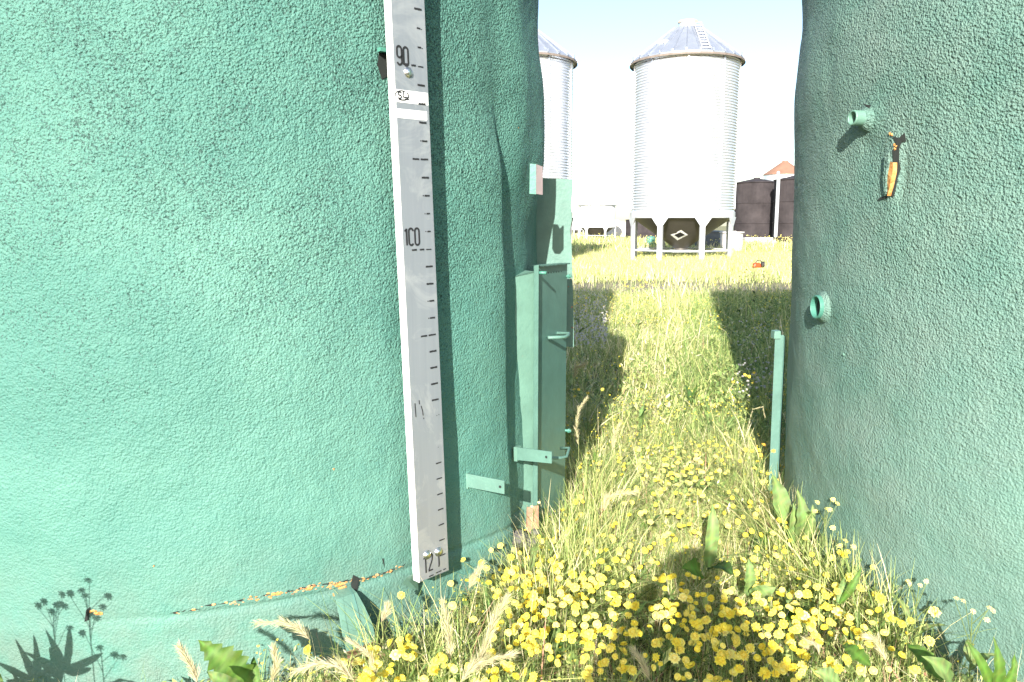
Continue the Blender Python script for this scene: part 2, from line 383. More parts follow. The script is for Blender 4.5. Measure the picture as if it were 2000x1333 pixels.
# curved foot lug at the seam
p, n, u = TL.frame(668, 1150, 0); mb = MB()
prof = [(a*1.3, z*1.12) for a, z in ((.0, .0), (.035, -.008), (.062, -.04), (.083, -.085), (.092, -.135), (.088, -.185), (.070, -.225), (.05, -.25))]
W0 = u*.5+n*0
for i in range(len(prof)-1):
    (a, za), (b, zb) = prof[i], prof[i+1]; wa, wb = .032+.026*min(1, i/3), .032+.026*min(1, (i+1)/3)
    A = p+n*a+Vector((0, 0, za))+u*(-za*.14); B = p+n*b+Vector((0, 0, zb))+u*(-zb*.14)
    wv = (u*.9-n*.15)
    mb.slab([A-wv*wa, A+wv*wa, B+wv*wb, B-wv*wb], n, .006, 1 if i > 3 else 0)
mb.build('foot_lug', [M['green_pale'], M['rusty']], tl, smooth=False, bevel=.0015)
mb = MB()     # web plate under the lug throws the big dark wedge
side = [p+n*a+Vector((0, 0, z)) for a, z in prof]+[p+Vector((0, 0, -.25))-n*.01, p-n*.01]
mb.slab([q+u*.026 for q in side], u, .006); mb.build('lug_web', M['green_dull'], tl)

# flat strap brackets on the tank
def strap(px, Ys, root=tl, hole=None, lip=None):
    Q = [at(x, y, Y) for (x, y), Y in zip(px, Ys)]
    n = (Q[1]-Q[0]).cross(Q[3]-Q[0]).normalized()
    if n.y > 0: n = -n
    m = MB(); m.slab(Q, n, .006); o = m.build('strap_bracket', M['green_worn'], root, bevel=.001)
    c = at(*hole[0], hole[1])+n*.0015; uu = (Q[1]-Q[0]).normalized(); vv = n.cross(uu)
    h = MB(); h.add([c+(uu*math.cos(a)+vv*math.sin(a))*.0052 for a in np.linspace(0, 2*math.pi, 13)[:-1]], [tuple(range(12))]); h.build('bolt_hole', M['dark_gap'], root)
    l = MB(); l.slab([Q[0]-uu*.012, Q[0]+uu*.004, Q[3]+uu*.004-Vector((0, 0, .006)), Q[3]-uu*.012-Vector((0, 0, .006))], n, .03); l.build('strap_weld', M['green_pale'], root)
def wy(x, y, o=.012): return TL.pt(x, y, o).y
strap([(912, 926), (985, 940), (985, 966), (912, 952)], [wy(912, 938), 2.63, 2.63, wy(912, 938)], hole=((977, 951), 2.637))
strap([(1008, 874), (1077, 883), (1077, 906), (1008, 899)], [2.96, 2.86, 2.86, 2.96], hole=((1067, 893), 2.87))

for x, y, s_ in ((652, 917, .004), (300, 1106, .003), (1000, 250, .003)):
    p, n, u = TL.frame(x, y, .001); mq = MB(); chip(mq, p, n, u, s_); mq.build('foam_chip', M['orange_foam'], tl)
# ------------------------------------------------------------------ gauge board
rb = wroot('gauge_board', at(845, 1135, 2.55))
tag(rb, 'long silver gauge board with black ticks numbered 90 to 120, bolted to the left tank', 'gauge board')
def off_wall(x, y, h):                             # point on the pixel ray standing h off the left tank
    lo_, hi_ = 1.8, 3.2
    for _ in range(40):
        m_ = (lo_+hi_)/2; q = at(x, y, m_); rr = math.hypot(q.x+TL.k*(q.z-CZ)-TL.c[0], q.y-TL.c[1])-TL.R
        if rr > h: lo_ = m_
        else: hi_ = m_
    return at(x, y, lo_)
P0 = off_wall(820, 1137, .092)                    # bottom left corner of the face
phR, zR = TL.hit(838, 700); nB = Vector((math.cos(phR), math.sin(phR), 0))
tB = Vector((-nB.y, nB.x, 0)); Tt = off_wall(762, -40, .092)
fr = (Tt-P0); vB = fr.normalized(); tB = vB.cross(nB).normalized()
if tB.x < 0: tB = -tB
nB = tB.cross(vB)
if nB.y > 0: nB = -nB
BW, BH, BD = .127, 2.9, .030
def onb(u, v, h=.0): return P0+tB*u+vB*v+nB*h
def buv(x, y):
    d = ray(x, y); o = Vector((0, 0, CZ)); tt = (P0-o).dot(nB)/d.dot(nB); q = o+d*tt-P0; return q.dot(tB), q.dot(vB)
mb = MB(); q = [onb(0, 0), onb(BW, -.004), onb(BW, BH), onb(0, BH)]; mb.slab(q, nB, .003); mb.build('face_plate', M['alu'], rb)
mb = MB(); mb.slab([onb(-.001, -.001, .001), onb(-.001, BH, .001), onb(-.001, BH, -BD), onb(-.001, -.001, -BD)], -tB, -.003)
mb.build('side_flange', M['white'], rb)  # white colour stands in for sunlight on this aluminium flange
mb = MB(); mb.slab([onb(BW-.003, -.004, -.0032), onb(BW-.003, BH, -.0032), onb(BW-.003, BH, -BD), onb(BW-.003, -.004, -BD)], tB, .003); mb.build('side_flange', M['alu'], rb)
# scale: v of any unit from the measured marks
_u = [buv(838, 133)[1], buv(838, 487)[1], buv(846, 654)[1], buv(868, 1112)[1]]
def vu(k): return float(np.interp(k, [80, 90, 100, 105, 120, 121], [_u[0]+(_u[0]-_u[1]), _u[0], _u[1], _u[2], _u[3], _u[3]-.05]))
mk = MB()
def mark(u0, u1, v, h=.0042, j=0):
    h *= 1.3
    n = max(1, int((u1-u0)/.004)); top = []; bot = []
    for i in range(n+1):
        u = u0+(u1-u0)*i/n; top.append(onb(u, v+h/2+random.uniform(-.0006, .0004), .0012)); bot.append(onb(u, v-h/2+random.uniform(-.0004, .0006), .0012))
    mk.add(top+bot, [(i, i+1, n+2+i, n+1+i) for i in range(n)])
er = BW-.013
for k in range(80, 121):
    v = vu(k)
    if k in (110, 111, 112): 
        if k != 111: mark(er-.012, er-.009, v, .002); 
        if k == 110: mark(er-.003, er, v+.001, .003)
        continue
    if k % 10 == 0 and k != 120:
        mark(er-.082, er-.062, v); mark(er-.05, er-.032, v); mark(er-.024, er-.003, v-.001, .003)
    elif k == 120: mark(er-.075, er-.055, v-.002, .003); mark(er-.045, er-.02, v, .003); mark(er-.012, er, v, .003)
    elif k % 5 == 0 and k < 110: mark(er-.062, er-.036, v); mark(er-.030, er, v)
    elif k in (88, 89): mark(er-.022, er-.008, v, .0038); mark(er-.006, er-.002, v-.002, .0022)
    elif k in (98, 99): mark(er-.024, er-.021, v, .003); mark(er-.016, er-.002, v, .0034)
    elif k in (94, 97, 103, 104): mark(er-.028, er-.024, v, .003); mark(er-.021, er, v, .0042)
    elif k >= 113: mark(er-.024, er, v, .0036)
    else: mark(er-.029, er, v, .0046)
tag(mk.build('scale_ticks', M['black'], rb), kind='stuff')
def stroke(m, pts, wd, h=.0013):
    pts = [Vector((a, b, 0)) for a, b in pts]; L = []; Rr = []
    for i, q in enumerate(pts):
        d = (pts[min(i+1, len(pts)-1)]-pts[max(i-1, 0)]).normalized(); s_ = Vector((-d.y, d.x, 0))*wd/2
        L.append(q+s_); Rr.append(q-s_)
    k = len(pts); m.add([onb(a.x, a.y, h) for a in L+Rr], [(i, i+1, k+i+1, k+i) for i in range(k-1)])
def arc(cx, cy, rx, ry, a0, a1, n=14): return [(cx+rx*math.cos(R_(a0+(a1-a0)*i/n)), cy+ry*math.sin(R_(a0+(a1-a0)*i/n))) for i in range(n+1)]
def oval(u, v, w, h, a0=0, a1=360):     # stadium-shaped zero
    r = w/2; top = arc(u+r, v+h-r, r, r, 0, 180, 8); bot = arc(u+r, v+r, r, r, 180, 360, 8); q = top+bot+[top[0]]
    n = len(q); return q[int(n*a0/360):int(n*a1/360)]
def digits(s, u, v, h, wd=.0064, cuts={}):
    m = MB(); w_ = h*.32; g_ = h*.14
    for i, ch in enumerate(s):
        c_ = cuts.get(i)
        if ch == '0':
            for a, b in (c_ or [(0, 361)]): stroke(m, oval(u, v, w_, h, a, b), wd)
            u += w_+g_
        elif ch == '1':
            stroke(m, [(u+w_*.45, v), (u+w_*.45, v+h)], wd); stroke(m, [(u, v+h*.84), (u+w_*.45, v+h*.97)], wd*.8); u += w_*.55+g_
        elif ch == '9':
            r = w_/2; stroke(m, arc(u+r, v+h-r, r, r, -10, 190, 10)+arc(u+r, v+h*.55, r, r, 180, 350, 8), wd)
            stroke(m, [(u+w_, v+h-r), (u+w_, v+r)]+arc(u+r, v+r, r, r, 0, -170, 8), wd); u += w_+g_
        elif ch == '2':
            r = w_/2; stroke(m, arc(u+r, v+h-r, r, r, 170, -15, 10)+[(u+w_*.9, v+h*.62), (u+w_*.1, v+wd*.9)], wd)
            stroke(m, [(u, v+wd/2), (u+w_, v+wd/2)], wd); u += w_+g_
    m.build('scale_number', M['black'], rb)
def dig_at(s, x, yb, yt, **k):
    u, v = buv(x, yb); _, v2 = buv(x, yt); digits(s, u, v, v2-v, **k)
dig_at('90', 776, 126, 90)
dig_at('100', 791, 480, 447, cuts={1: [(0, 325)]})
dig_at('120', 828, 1121, 1087, wd=.0054, cuts={2: [(0, 90), (300, 361)]})
mm = MB()      # what weather left of the 110
for a in ([(810, 788), (811, 800), (812, 815)], [(818, 782), (819, 790)], [(822, 793), (825, 803), (826, 812)], [(827, 816), (827.5, 819)]):
    stroke(mm, [buv(*q) for q in a], .0032)
mm.build('scale_number', M['black'], rb)
# stickers
def patch(name, x0, y0, x1, y1, mat, h, dz=0):
    m = MB(); u0, v1 = buv(x0, y0); u1, _ = buv(x1, y0); _, v0 = buv(x0, y1)
    m.slab([onb(u0, v0, h), onb(u1, v0, h), onb(u1, v1, h), onb(u0, v1, h)], nB, .0006); return m.build(name, mat, rb), (u0, v0, u1, v1)
_, (a, b, c_, d_) = patch('sticker', 769, 174, 835, 199, M['white'], .0009)
c_ = BW-.001
m = MB(); W_, H_ = c_-a, d_-b
stroke(m, arc(a+W_*.22, b+H_*.56, W_*.19, H_*.36, 60, 215, 16), .003, .0014); stroke(m, arc(a+W_*.22, b+H_*.56, W_*.19, H_*.36, 235, 400, 16), .0042, .0014)
stroke(m, arc(a+W_*.16, b+H_*.68, W_*.05, H_*.13, 20, 240, 8)+arc(a+W_*.15, b+H_*.44, W_*.05, H_*.13, 60, -150, 8), .0045, .0015)
stroke(m, [(a+W_*.26, b+H_*.88), (a+W_*.25, b+H_*.45), (a+W_*.38, b+H_*.42)], .0048, .0015)
stroke(m, [(a+W_*.30, b+H_*.30), (a+W_*.42, b+H_*.28)], .0035, .0015)
m.build('sticker_emblem', M['black'], rb); m = MB()
for i in range(9):
    if i in (1, 2, 5): continue
    uu = a+W_*(.46+.058*i); stroke(m, [(uu, b+H_*.19), (uu+.002+.002*(i % 2), b+H_*.19)], .0026, .0014)
tag(m.build('sticker_lettering', M['black'], rb), kind='stuff')
_, (a, b, c2_, d_) = patch('sticker', 772, 212, 833, 230, M['white'], .0009)
m = MB()
for i in range(5): stroke(m, [(a+.014+i*.02, b+(d_-b)*.5), (a+.017+i*.02, b+(d_-b)*.46)], .0022, .0014)
tag(m.build('sticker_lettering', simple('faint_print', (.5, .5, .5)), rb), kind='stuff')
def bolt(pos, n, r, name='bolt', par=None, mat='chrome', washer=True):
    q = Vector(n).to_track_quat('Z', 'Y').to_matrix(); m = MB()
    pr = [(r*1.25, 0), (r*1.25, r*.12), (r, r*.14)] if washer else [(r, 0)]
    m.lathe(pr+[(r*math.cos(a), r*.14+r*.62*math.sin(a)) for a in np.linspace(.1, 1.5, 6)]+[(0.0001, r*.77)], 16, pos, 0, q)
    return m.build(name, M[mat], par, smooth=True)
for x, y in ((797, 142), (834, 1084), (856, 1078)):
    u, v = buv(x, y); bolt(onb(u, v, .0008), nB, .0125, par=rb)

# ------------------------------------------------------------------ steel box beside the left tank
bx_ = wroot('steel_box', (.12, 3.15, 0.16))
tag(bx_, 'narrow upright green steel box with pin handles beside the left tank', 'steel box')
A0, A1 = Vector((.098, 3.10, 0)), Vector((.245, 3.42, 0))
zt, zb = 1.286, .08
def lv(p, z): return Vector((p.x, p.y, z))
L0 = Vector((-.030, 3.03, 0)); nf = (A0-L0).cross(Vector((0, 0, 1))).normalized()
mb = MB(); eL = (A0-L0); SH = [lv(L0+eL*(.16*(1-math.cos(a))), zt-.085+.045*math.sin(a)) for a in np.linspace(0, math.pi/2, 6)]
mb.slab([lv(L0, zb), lv(A0, zb), lv(A0, zt-.02)]+SH[::-1], nf, .006, 0)
mt_ = MB(); mt_.slab([lv(A0, zt-.02), lv(A0, zt-.02)-nf*.10, SH[-1]-nf*.10, SH[-1]], (0, 0, 1), .004); mt_.build('top_plate', M['green_pale'], bx_)
mb.build('front_plate', M['green_pale'], bx_)
npn = (A1-A0).cross(Vector((0, 0, 1))).normalized()
if npn.x < 0: npn = -npn
mb = MB(); mb.slab([lv(A0, zb), lv(A1, zb), lv(A1, zt-.005), lv(A0, zt)], npn, .006); mb.build('side_panel', M['green_dull'], bx_)
e_ = (A0-L0).normalized()
mb = MB(); a = lv(A0, zb)-e_*.022+nf*.022; b = lv(A0, zb)-e_*.002+nf*.022
mb.slab([a, b, b+Vector((0, 0, zt-zb+.008)), a+Vector((0, 0, zt-zb+.004))], nf, .005); mb.build('flange', M['green_worn'], bx_)
mb = MB(); f0 = lv(A0, zt)+Vector((0, 0, .004)); f1 = lv(A1, zt)-Vector((0, 0, .001))
k = 18; top = []
for i in range(k+1):
    q = f0.lerp(f1, i/k); top.append(q+npn*.014+Vector((0, 0, random.uniform(-.0015, .0015))))
base = [f0.lerp(f1, i/k)-npn*.03 for i in range(k+1)]
mb.add(top+base+[q-Vector((0, 0, .005)) for q in top], [(i, i+1, k+2+i, k+1+i) for i in range(k)]+[(i, 2*k+2+i, 2*k+3+i, i+1) for i in range(k)])
mb.build('top_edge', M['green_worn'], bx_)
mb = MB()
for i in range(7):
    q = lv(A0, zt-.028).lerp(lv(A1, zt-.033), .28+.085*i)+npn*.001; uu = (A1-A0).normalized()
    mb.add([q-uu*.004, q+uu*.004, q+uu*.003-Vector((0, 0, .006)), q-uu*.003-Vector((0, 0, .006))], [(0, 1, 2, 3)])
for i in range(26):
    q = lv(A0, zb+.25+i*.034+random.uniform(-.01, .01))+(A1-A0).normalized()*.006+npn*.001
    mb.add([q, q+Vector((0, 0, .014)), q+Vector((.0015, .003, .014)), q+Vector((.0015, .003, 0))], [(0, 1, 2, 3)])
tag(mb.build('chipped_paint', M['dark_gap'], bx_), kind='stuff')
uu = (A1-A0).normalized()
bolt(at(1046, 534, 3.1)+npn*.0, npn, .012, par=bx_, mat='green', washer=False)
mb = MB(); q = at(1047, 533, 3.1); mb.tube([q, q+npn*.045], .007, 8); mb.build('bolt', M['green'], bx_, smooth=True)
for x, y, Y in ((1104, 540, 3.42), (1104, 841, 3.4)):
    mb = MB(); q = at(x, y, Y); mb.tube([q, q+npn*.028], .006, 8); mb.tube([q+npn*.014, q+npn*.022], .010, 6); mb.build('bolt', M['green'], bx_)
def hnd(pts, r):
    m = MB(); m.tube(pts, r, 8); return m.build('pin_handle', M['green_worn'], bx_, smooth=True)
q1, q2, q3, q4 = at(1070, 660, 3.2), at(1102, 659, 3.24), at(1112, 652, 3.3), at(1081, 651, 3.32)
hnd([q1, q2, at(1109, 656, 3.27), q3, q4], .0075)
hnd([at(1077, 895, 3.0), at(1095, 895, 3.03), at(1106, 893, 3.06), at(1112, 876, 3.1), at(1095, 876, 3.14)], .0065)
# tall flat plate behind the box
pl = wroot('steel_plate', at(1090, 675, 3.62))
tag(pl, 'flat green steel plate with chipped right edge standing behind the narrow steel box', 'steel plate')
mb = MB(); Yp = 3.62
edge = [at(1121, 678, Yp), at(1119, 560, Yp), at(1116, 470, Yp), at(1113, 450, Yp), at(1117, 430, Yp), at(1115, 400, Yp), at(1118, 375, Yp), at(1118, 351, Yp)]
mb.slab([at(1040, 678, Yp)]+edge+[at(1040, 347, Yp)], (0, -1, 0), .008); mb.build('plate', M['green_worn'], pl)
mb = MB()
for x, y, s in ((1101, 516, .008), (1106, 522, .006), (1110, 560, .004), (1117, 600, .005), (1118, 640, .006), (1115, 545, .004)):
    chip(mb, at(x, y, Yp-.002), Vector((0, -1, 0)), Vector((1, 0, 0)), s)
tag(mb.build('rust_spots', M['rusty'], pl), kind='stuff')
# stub of channel high on the tank
mb = MB(); mc = MB(); Yc = 3.05
mb.slab([at(1034, 379, Yc), at(1047, 380, Yc), at(1047, 321, Yc), at(1035, 320, Yc)], (0, -1, 0), .05)
mc.slab([at(1047.3, 379, Yc), at(1060, 381, Yc+.05), at(1060, 326, Yc+.05), at(1047.3, 321, Yc)], (.3, -1, 0), .006)
ch = wroot('channel_stub', at(1047, 380, 3.1)); tag(ch, 'short pale metal channel stub sticking off the left tank above the steel box', 'metal bracket')
mb.build('channel', M['green'], ch); mc.build('channel_face', simple('primer_pink', (.55, .42, .42), .5, .2), ch)
# rusted foot and rubble at the box
mb = MB(); mb.slab([at(1028, 1050, 3.02), at(1052, 1046, 3.02), at(1052, 988, 3.02), at(1030, 992, 3.02)], nf, .006); mb.build('rusted_foot', M['rusty'], bx_)
for i, (x, y, s) in enumerate(((1012, 1052, .045), (1035, 1060, .035), (998, 1072, .03), (985, 1100, .03), (1045, 1040, .02), (745, 1270, .03), (770, 1262, .022), (730, 1282, .022))):
    m = MB(); Yq = 2.9 if x > 900 else 2.34; c0 = at(x, y, Yq); pr = []
    for a in np.linspace(-1.5, 1.5, 7): pr.append((s*math.cos(a)+.0005, s*.7*math.sin(a)))
    m.lathe(pr, 9, (0, 0, 0)); m.v = [tuple(Vector(v)*(1+.16*random.uniform(-1, 1))) for v in m.v]
    o = m.build('stone', M['rusty'] if i in (2, 3, 5, 6, 7) else M['stone'])
    o.location = c0; tag(o, ('grey stone left of the rusted foot of the steel box', 'small grey stone under the rusted foot of the steel box', 'rusty brown lump at the tank foot right of the gauge board', 'rusty chunk nearest the lower end of the gauge board', 'smallest grey stone touching the rusted foot', 'brown lump in the dark gap right of the curved foot lug', 'small brown lump farthest right of the curved foot lug', 'small brown lump directly under the curved foot lug')[i], 'stone', 'stones at the tank foot')

# ------------------------------------------------------------------ right tank fittings
def stub(x, y, r, L, name, tilt, mat='green', wall=.006):
    p, n, u = TR.frame(x, y, 0); d = (n+u*tilt[0]+Vector((0, 0, tilt[1]))).normalized(); q = d.to_track_quat('Z', 'Y').to_matrix()
    m = MB(); m.lathe([(r, -.03), (r, L-.003), (r-.002, L), (r-wall+.001, L), (r-wall, L-.002), (r-wall, -.03)], 28, p, 0, q)
    m.build(name, M[mat], tr, smooth=False)
    m = MB(); m.lathe([(.0001, .004), (r-wall, .004)], 20, p, 0, q); m.build('pipe_bore', M['dark_gap'], tr)
    m = MB(); m.lathe([(r+.02, -.01), (r+.012, .004), (r+.003, .012), (r, .016)], 28, p, 0, q); m.build('foam_collar', M['foam_right'], tr, smooth=True)
stub(1694, 232, .026, .052, 'pipe_stub', (0, .02), 'green_pale')
stub(1608, 600, .046, .030, 'pipe_stub', (0, 0), 'green')
# torn foam: open flap, dark crack, bare orange core
mk, mo, mf = MB(), MB(), MB()
def onR(pts, h): return [TR.pt(x, y, h) for x, y in pts]
def onecrack(P, f): m1 = MB(); m1.add(P, f); m1.build('crack', M['dark_gap'], tr)
onecrack(onR([(1745, 266), (1756, 270), (1766, 259), (1768, 277), (1761, 277), (1757, 290), (1756, 312), (1757, 330), (1753, 350), (1750, 372), (1746, 386), (1738, 380), (1745, 350), (1748, 320), (1746, 295), (1752, 282)], .004), [tuple(range(16))])
onecrack(onR([(1712, 392), (1718, 386), (1732, 383), (1734, 386), (1722, 390)], .004), [(0, 1, 2, 3, 4)])
onecrack(onR([(1690, 202), (1697, 205), (1706, 206), (1704, 213), (1697, 209)], .006), [(0, 1, 2, 3, 4)])
sl = [(1742, 316, 1752, 318), (1739, 335, 1751, 337), (1737, 355, 1748, 355), (1736, 372, 1745, 370), (1738, 383, 1741, 383)]
A = [TR.pt(a, b, .006) for a, b, c, d in sl]; B = [TR.pt(c, d, .017) for a, b, c, d in sl]; C = [TR.pt(c+1, d, .003) for a, b, c, d in sl]
k = len(sl); mo.add(A+B+C, [(i, i+1, k+i+1, k+i) for i in range(k-1)]+[(k+i, k+i+1, 2*k+i+1, 2*k+i) for i in range(k-1)])
mo.build('exposed_foam', M['orange_foam'], tr); mo = MB()
for x, y in ((1753, 287), (1751, 291), (1750, 283), (1740, 262), (1744, 264)):
    p, n, u = TR.frame(x, y, .005); chip(mo, p, n, u, .006)
tag(mo.build('foam_crumbs', M['orange_foam'], tr), kind='stuff')
p, n, u = TR.frame(1742, 330, 0)
fl = [(1733, 300), (1742, 298), (1744, 320), (1739, 345), (1737, 378), (1731, 384), (1729, 350)]
mf.slab(onR(fl, .012), n, .010); mf.build('foam_flap', M['foam_right'], tr, bevel=.003)
bolt(*TR.frame(1648, 693, .001)[:2], .006, 'nail_head', tr, 'green_pale', False)
# vertical steel strip beside the right tank
sp = wroot('steel_strip', at(1515, 930, 3.55)); tag(sp, 'upright pale green steel strip standing at the left edge of the right tank', 'steel strip')
mb = MB(); Ys = 3.62; mb.slab([atz(1500, 960, .12)*0+at(1501, 960, Ys), at(1517, 960, Ys), at(1531, 655, Ys), at(1514, 655, Ys)], (-.25, -1, 0), .006); mb.build('strip_face', M['green_worn'], sp)
mb = MB(); mb.slab([at(1517.4, 960, Ys-.002), at(1519, 960, Ys+.1), at(1533, 657, Ys+.1), at(1531.4, 657, Ys-.002)], (-1, -.2, 0), .004); mb.build('strip_side', M['green_dull'], sp)
mb = MB(); mb.slab([at(1512, 662, Ys-.01), at(1525, 662, Ys-.01), at(1525, 647, Ys-.01), at(1513, 648, Ys-.01)], (0, -1, 0), .05); mb.build('strip_cap', M['green_pale'], sp)

# ------------------------------------------------------------------ hopper bins
def hopper_bin(loc, rad, z0, z1, zc, legs, a0, label, group, pitch=.11, detail=True, leg_w=.2, name='hopper_bin'):
    r0 = empty(name, loc); tag(r0, label, 'grain bin', group)
    m = MB(); n = int((z1-z0-.25)/pitch); pr = []
    S = 5 if detail else 2
    for i in range(n*S+1):
        z = z0+.25+(z1-z0-.25)*i/(n*S); pr.append((rad+.022*math.cos(2*math.pi*i/S) if detail else rad, z))
    m.lathe(pr, 96 if detail else 32); m.build('wall', M['galv'], r0, smooth=True)
    m = MB(); m.lathe([(rad+.03, z0-.02), (rad+.05, z0), (rad+.05, z0+.23), (rad+.02, z0+.25)], 96 if detail else 32); m.build('base_ring', M['steel'], r0)
    er_ = rad+.19; R2 = rad*.28; zr = z1+(zc-z1)*.80
    m = MB(); N = 28 if detail else 16
    m.lathe([(er_, z1-.10), (er_, z1-.02), (R2, zr), (R2*.9, zr+.02)], N)
    ro = m.build('roof', M['roof_sheet'] if detail else M['galv'], r0)
    m = MB(); m.lathe([(er_+.012, z1-.15), (er_+.012, z1-.07)], N); m.build('eave_trim', M['eave'] if detail else M['galv'], ro)
    m = MB(); m.lathe([(rad-.05, z1-.07), (er_-.01, z1-.09)], 64); m.build('eave_soffit', M['hopper'], ro)
    if detail:
        m = MB()
        for i in range(N):
            a = 2*math.pi*i/N; d = Vector((math.cos(a), math.sin(a), 0)); u = Vector((-d.y, d.x, 0))
            A = d*er_+Vector((0, 0, z1-.02)); B = d*R2+Vector((0, 0, zr))
            m.add([A-u*.03, A+u*.03, B+u*.02, B-u*.02, A+Vector((0, 0, .06)), B+Vector((0, 0, .06))], [(0, 4, 5, 3), (1, 2, 5, 4), (0, 1, 4)])
            m.box(A+Vector((0, 0, .04)), .06, .06, .12, a)
        m.build('roof_rib', M['roof_sheet'], ro)
        m = MB()       # roof ladder, right of centre
        for dx in (-.16, .16):
            m.tube([Vector((.25+dx, -er_+.1, z1+.10)), Vector((.25+dx*.9, -R2, zr+.12))], .02, 6)
        for i in range(10):
            q = Vector((.25, -er_+.1, z1+.10)).lerp(Vector((.25, -R2, zr+.12)), i/9); m.box(q, .34, .05, .03)
        m.build('roof_ladder', M['steel'], ro)
        m = MB(); m.box(Vector((-1.05, -.9, z1+.55)), .5, .45, .14, .4); m.build('roof_hatch', M['steel'], ro, bevel=.02)
        m = MB(); m.box(Vector((rad-.42, -rad*.55, z1-.5)), .02, .12, .12, 0); m.build('wall_sign', M['grey_blue'], r0)
        m = MB()
        for k_ in range(9):
            a = a0+2*math.pi*(k_+.5)/9; d = Vector((math.cos(a), math.sin(a), 0))
            m.box(d*(rad+.025)+Vector((0, 0, (z0+z1)/2+.1)), .03, .07, z1-z0-.5, a)
        m.build('wall_stiffener', M['galv'], r0)
    m = MB(); m.lathe([(R2*.62, zr-.02), (R2*.62, zc-.06)], 24); m.build('roof_collar', M['galv'], ro)
    m = MB(); m.lathe([(R2*.66, zc-.08), (R2*.68, zc-.01), (R2*.5, zc), (.001, zc+.02)], 24); m.build('roof_lid', M['tan'], ro)
    # hopper cone
    zk = z0-1.28*rad/2.15; m = MB(); m.lathe([(rad-.03, z0+.02), (.28, zk)], 48); m.lathe([(.28, zk), (.28, zk-.12)], 24); cone = m.build('hopper', M['hopper'], r0, smooth=True)
    m = MB(); m.box((0, 0, zk-.13), .85, .55, .10); m.build('slide_gate', M['steel'], r0, bevel=.01)
    if detail:
        def oncone(x, f):    # x metres across, f fraction of the way down, slightly proud
            r = (rad-.03)+(.28-(rad-.03))*f; z = (z0+.02)+(zk-z0-.02)*f; return Vector((x, -math.sqrt(max(r*r-x*x, .001))-.02, z))
        D = [(-.34, .56), (0, .40), (.34, .56), (0, .74)]; Di = [(-.22, .56), (0, .475), (.22, .56), (0, .66)]
        sx = -.30; P = [oncone(x+sx, f) for x, f in D]+[oncone(x+sx, f)+Vector((0, -.004, 0)) for x, f in Di]
        m = MB(); m.add(P, [(0, 1, 5, 4), (1, 2, 6, 5), (2, 3, 7, 6), (3, 0, 4, 7)]); m.build('diamond_emblem', M['white'], cone)
        m = MB(); m.add([oncone(x+sx, f)+Vector((0, -.003, 0)) for x, f in Di], [(0, 1, 2, 3)]); m.build('emblem_field', M['black'], cone)
    for i in range(legs):
        a = a0+2*math.pi*i/legs; d = Vector((math.cos(a), math.sin(a), 0)); u = Vector((-d.y, d.x, 0)); q = d*(rad+.02)
        m = MB(); m.box(q+Vector((0, 0, (z0+.2)/2-.02)), .12, leg_w, z0+.24, a)
        g_ = [q+u*s_+Vector((0, 0, z)) for s_, z in ((-leg_w*1.9, z0+.02), (-leg_w/2, z0-.36), (leg_w/2, z0-.36), (leg_w*1.9, z0+.02))]
        m.slab([v+d*.066 for v in g_], d, .03); m.box(q+Vector((0, 0, .02)), .3, .3, .04, a); m.build('leg', M['steel'], r0)
    m = MB()
    for i in range(legs):
        a, b = a0+2*math.pi*i/legs, a0+2*math.pi*(i+1)/legs
        m.tube([Vector((math.cos(a), math.sin(a), 0))*(rad+.02)+Vector((0, 0, .42)), Vector((math.cos(b), math.sin(b), 0))*(rad+.02)+Vector((0, 0, .42))], .045, 6)
    m.build('cross_rail', M['steel'], r0)
    return r0
def copy_tree(o, parent=None):
    c = o.copy(); COL.objects.link(c); c.parent = parent
    for ch_ in list(o.children): copy_tree(ch_, c)
    return c
bX = at(1331, 440, 33).x
b1_ = hopper_bin((bX, 33, 0), 2.13, 1.76, 8.1, 9.7, 8, R_(-80), 'shiny corrugated hopper bin standing in the open between the two green tanks', 'large galvanised hopper bins')
b2_ = copy_tree(b1_); b2_.location.x = at(1331-314, 440, 33).x; b2_['label'] = 'shiny corrugated hopper bin half hidden behind the left green tank'
Yf = 80
b3_ = hopper_bin((at(1166, 440, Yf).x, Yf, 0), 1.85, 1.25, 3.6, 4.6, 6, R_(-70), 'small far hopper bin on arched legs, nearly white in the glare', 'far small hopper bins', detail=False, leg_w=.16)
b4_ = copy_tree(b3_); b4_.location = (at(1128, 440, 105).x, 105, 0); b4_['label'] = 'smaller far bin just right of the left green tank plate'
b4_.scale = (.42, .42, .68)
M['glare_white'] = simple('glare_white_bin', (.74, .75, .77), .6, 0, .04, 2)  # white base colour stands in for glare and haze over the far bins
for o in b3_.children:
    if o.name.split('.')[0] in ('wall', 'roof', 'base_ring', 'leg'): o.data.materials[0] = M['glare_white']

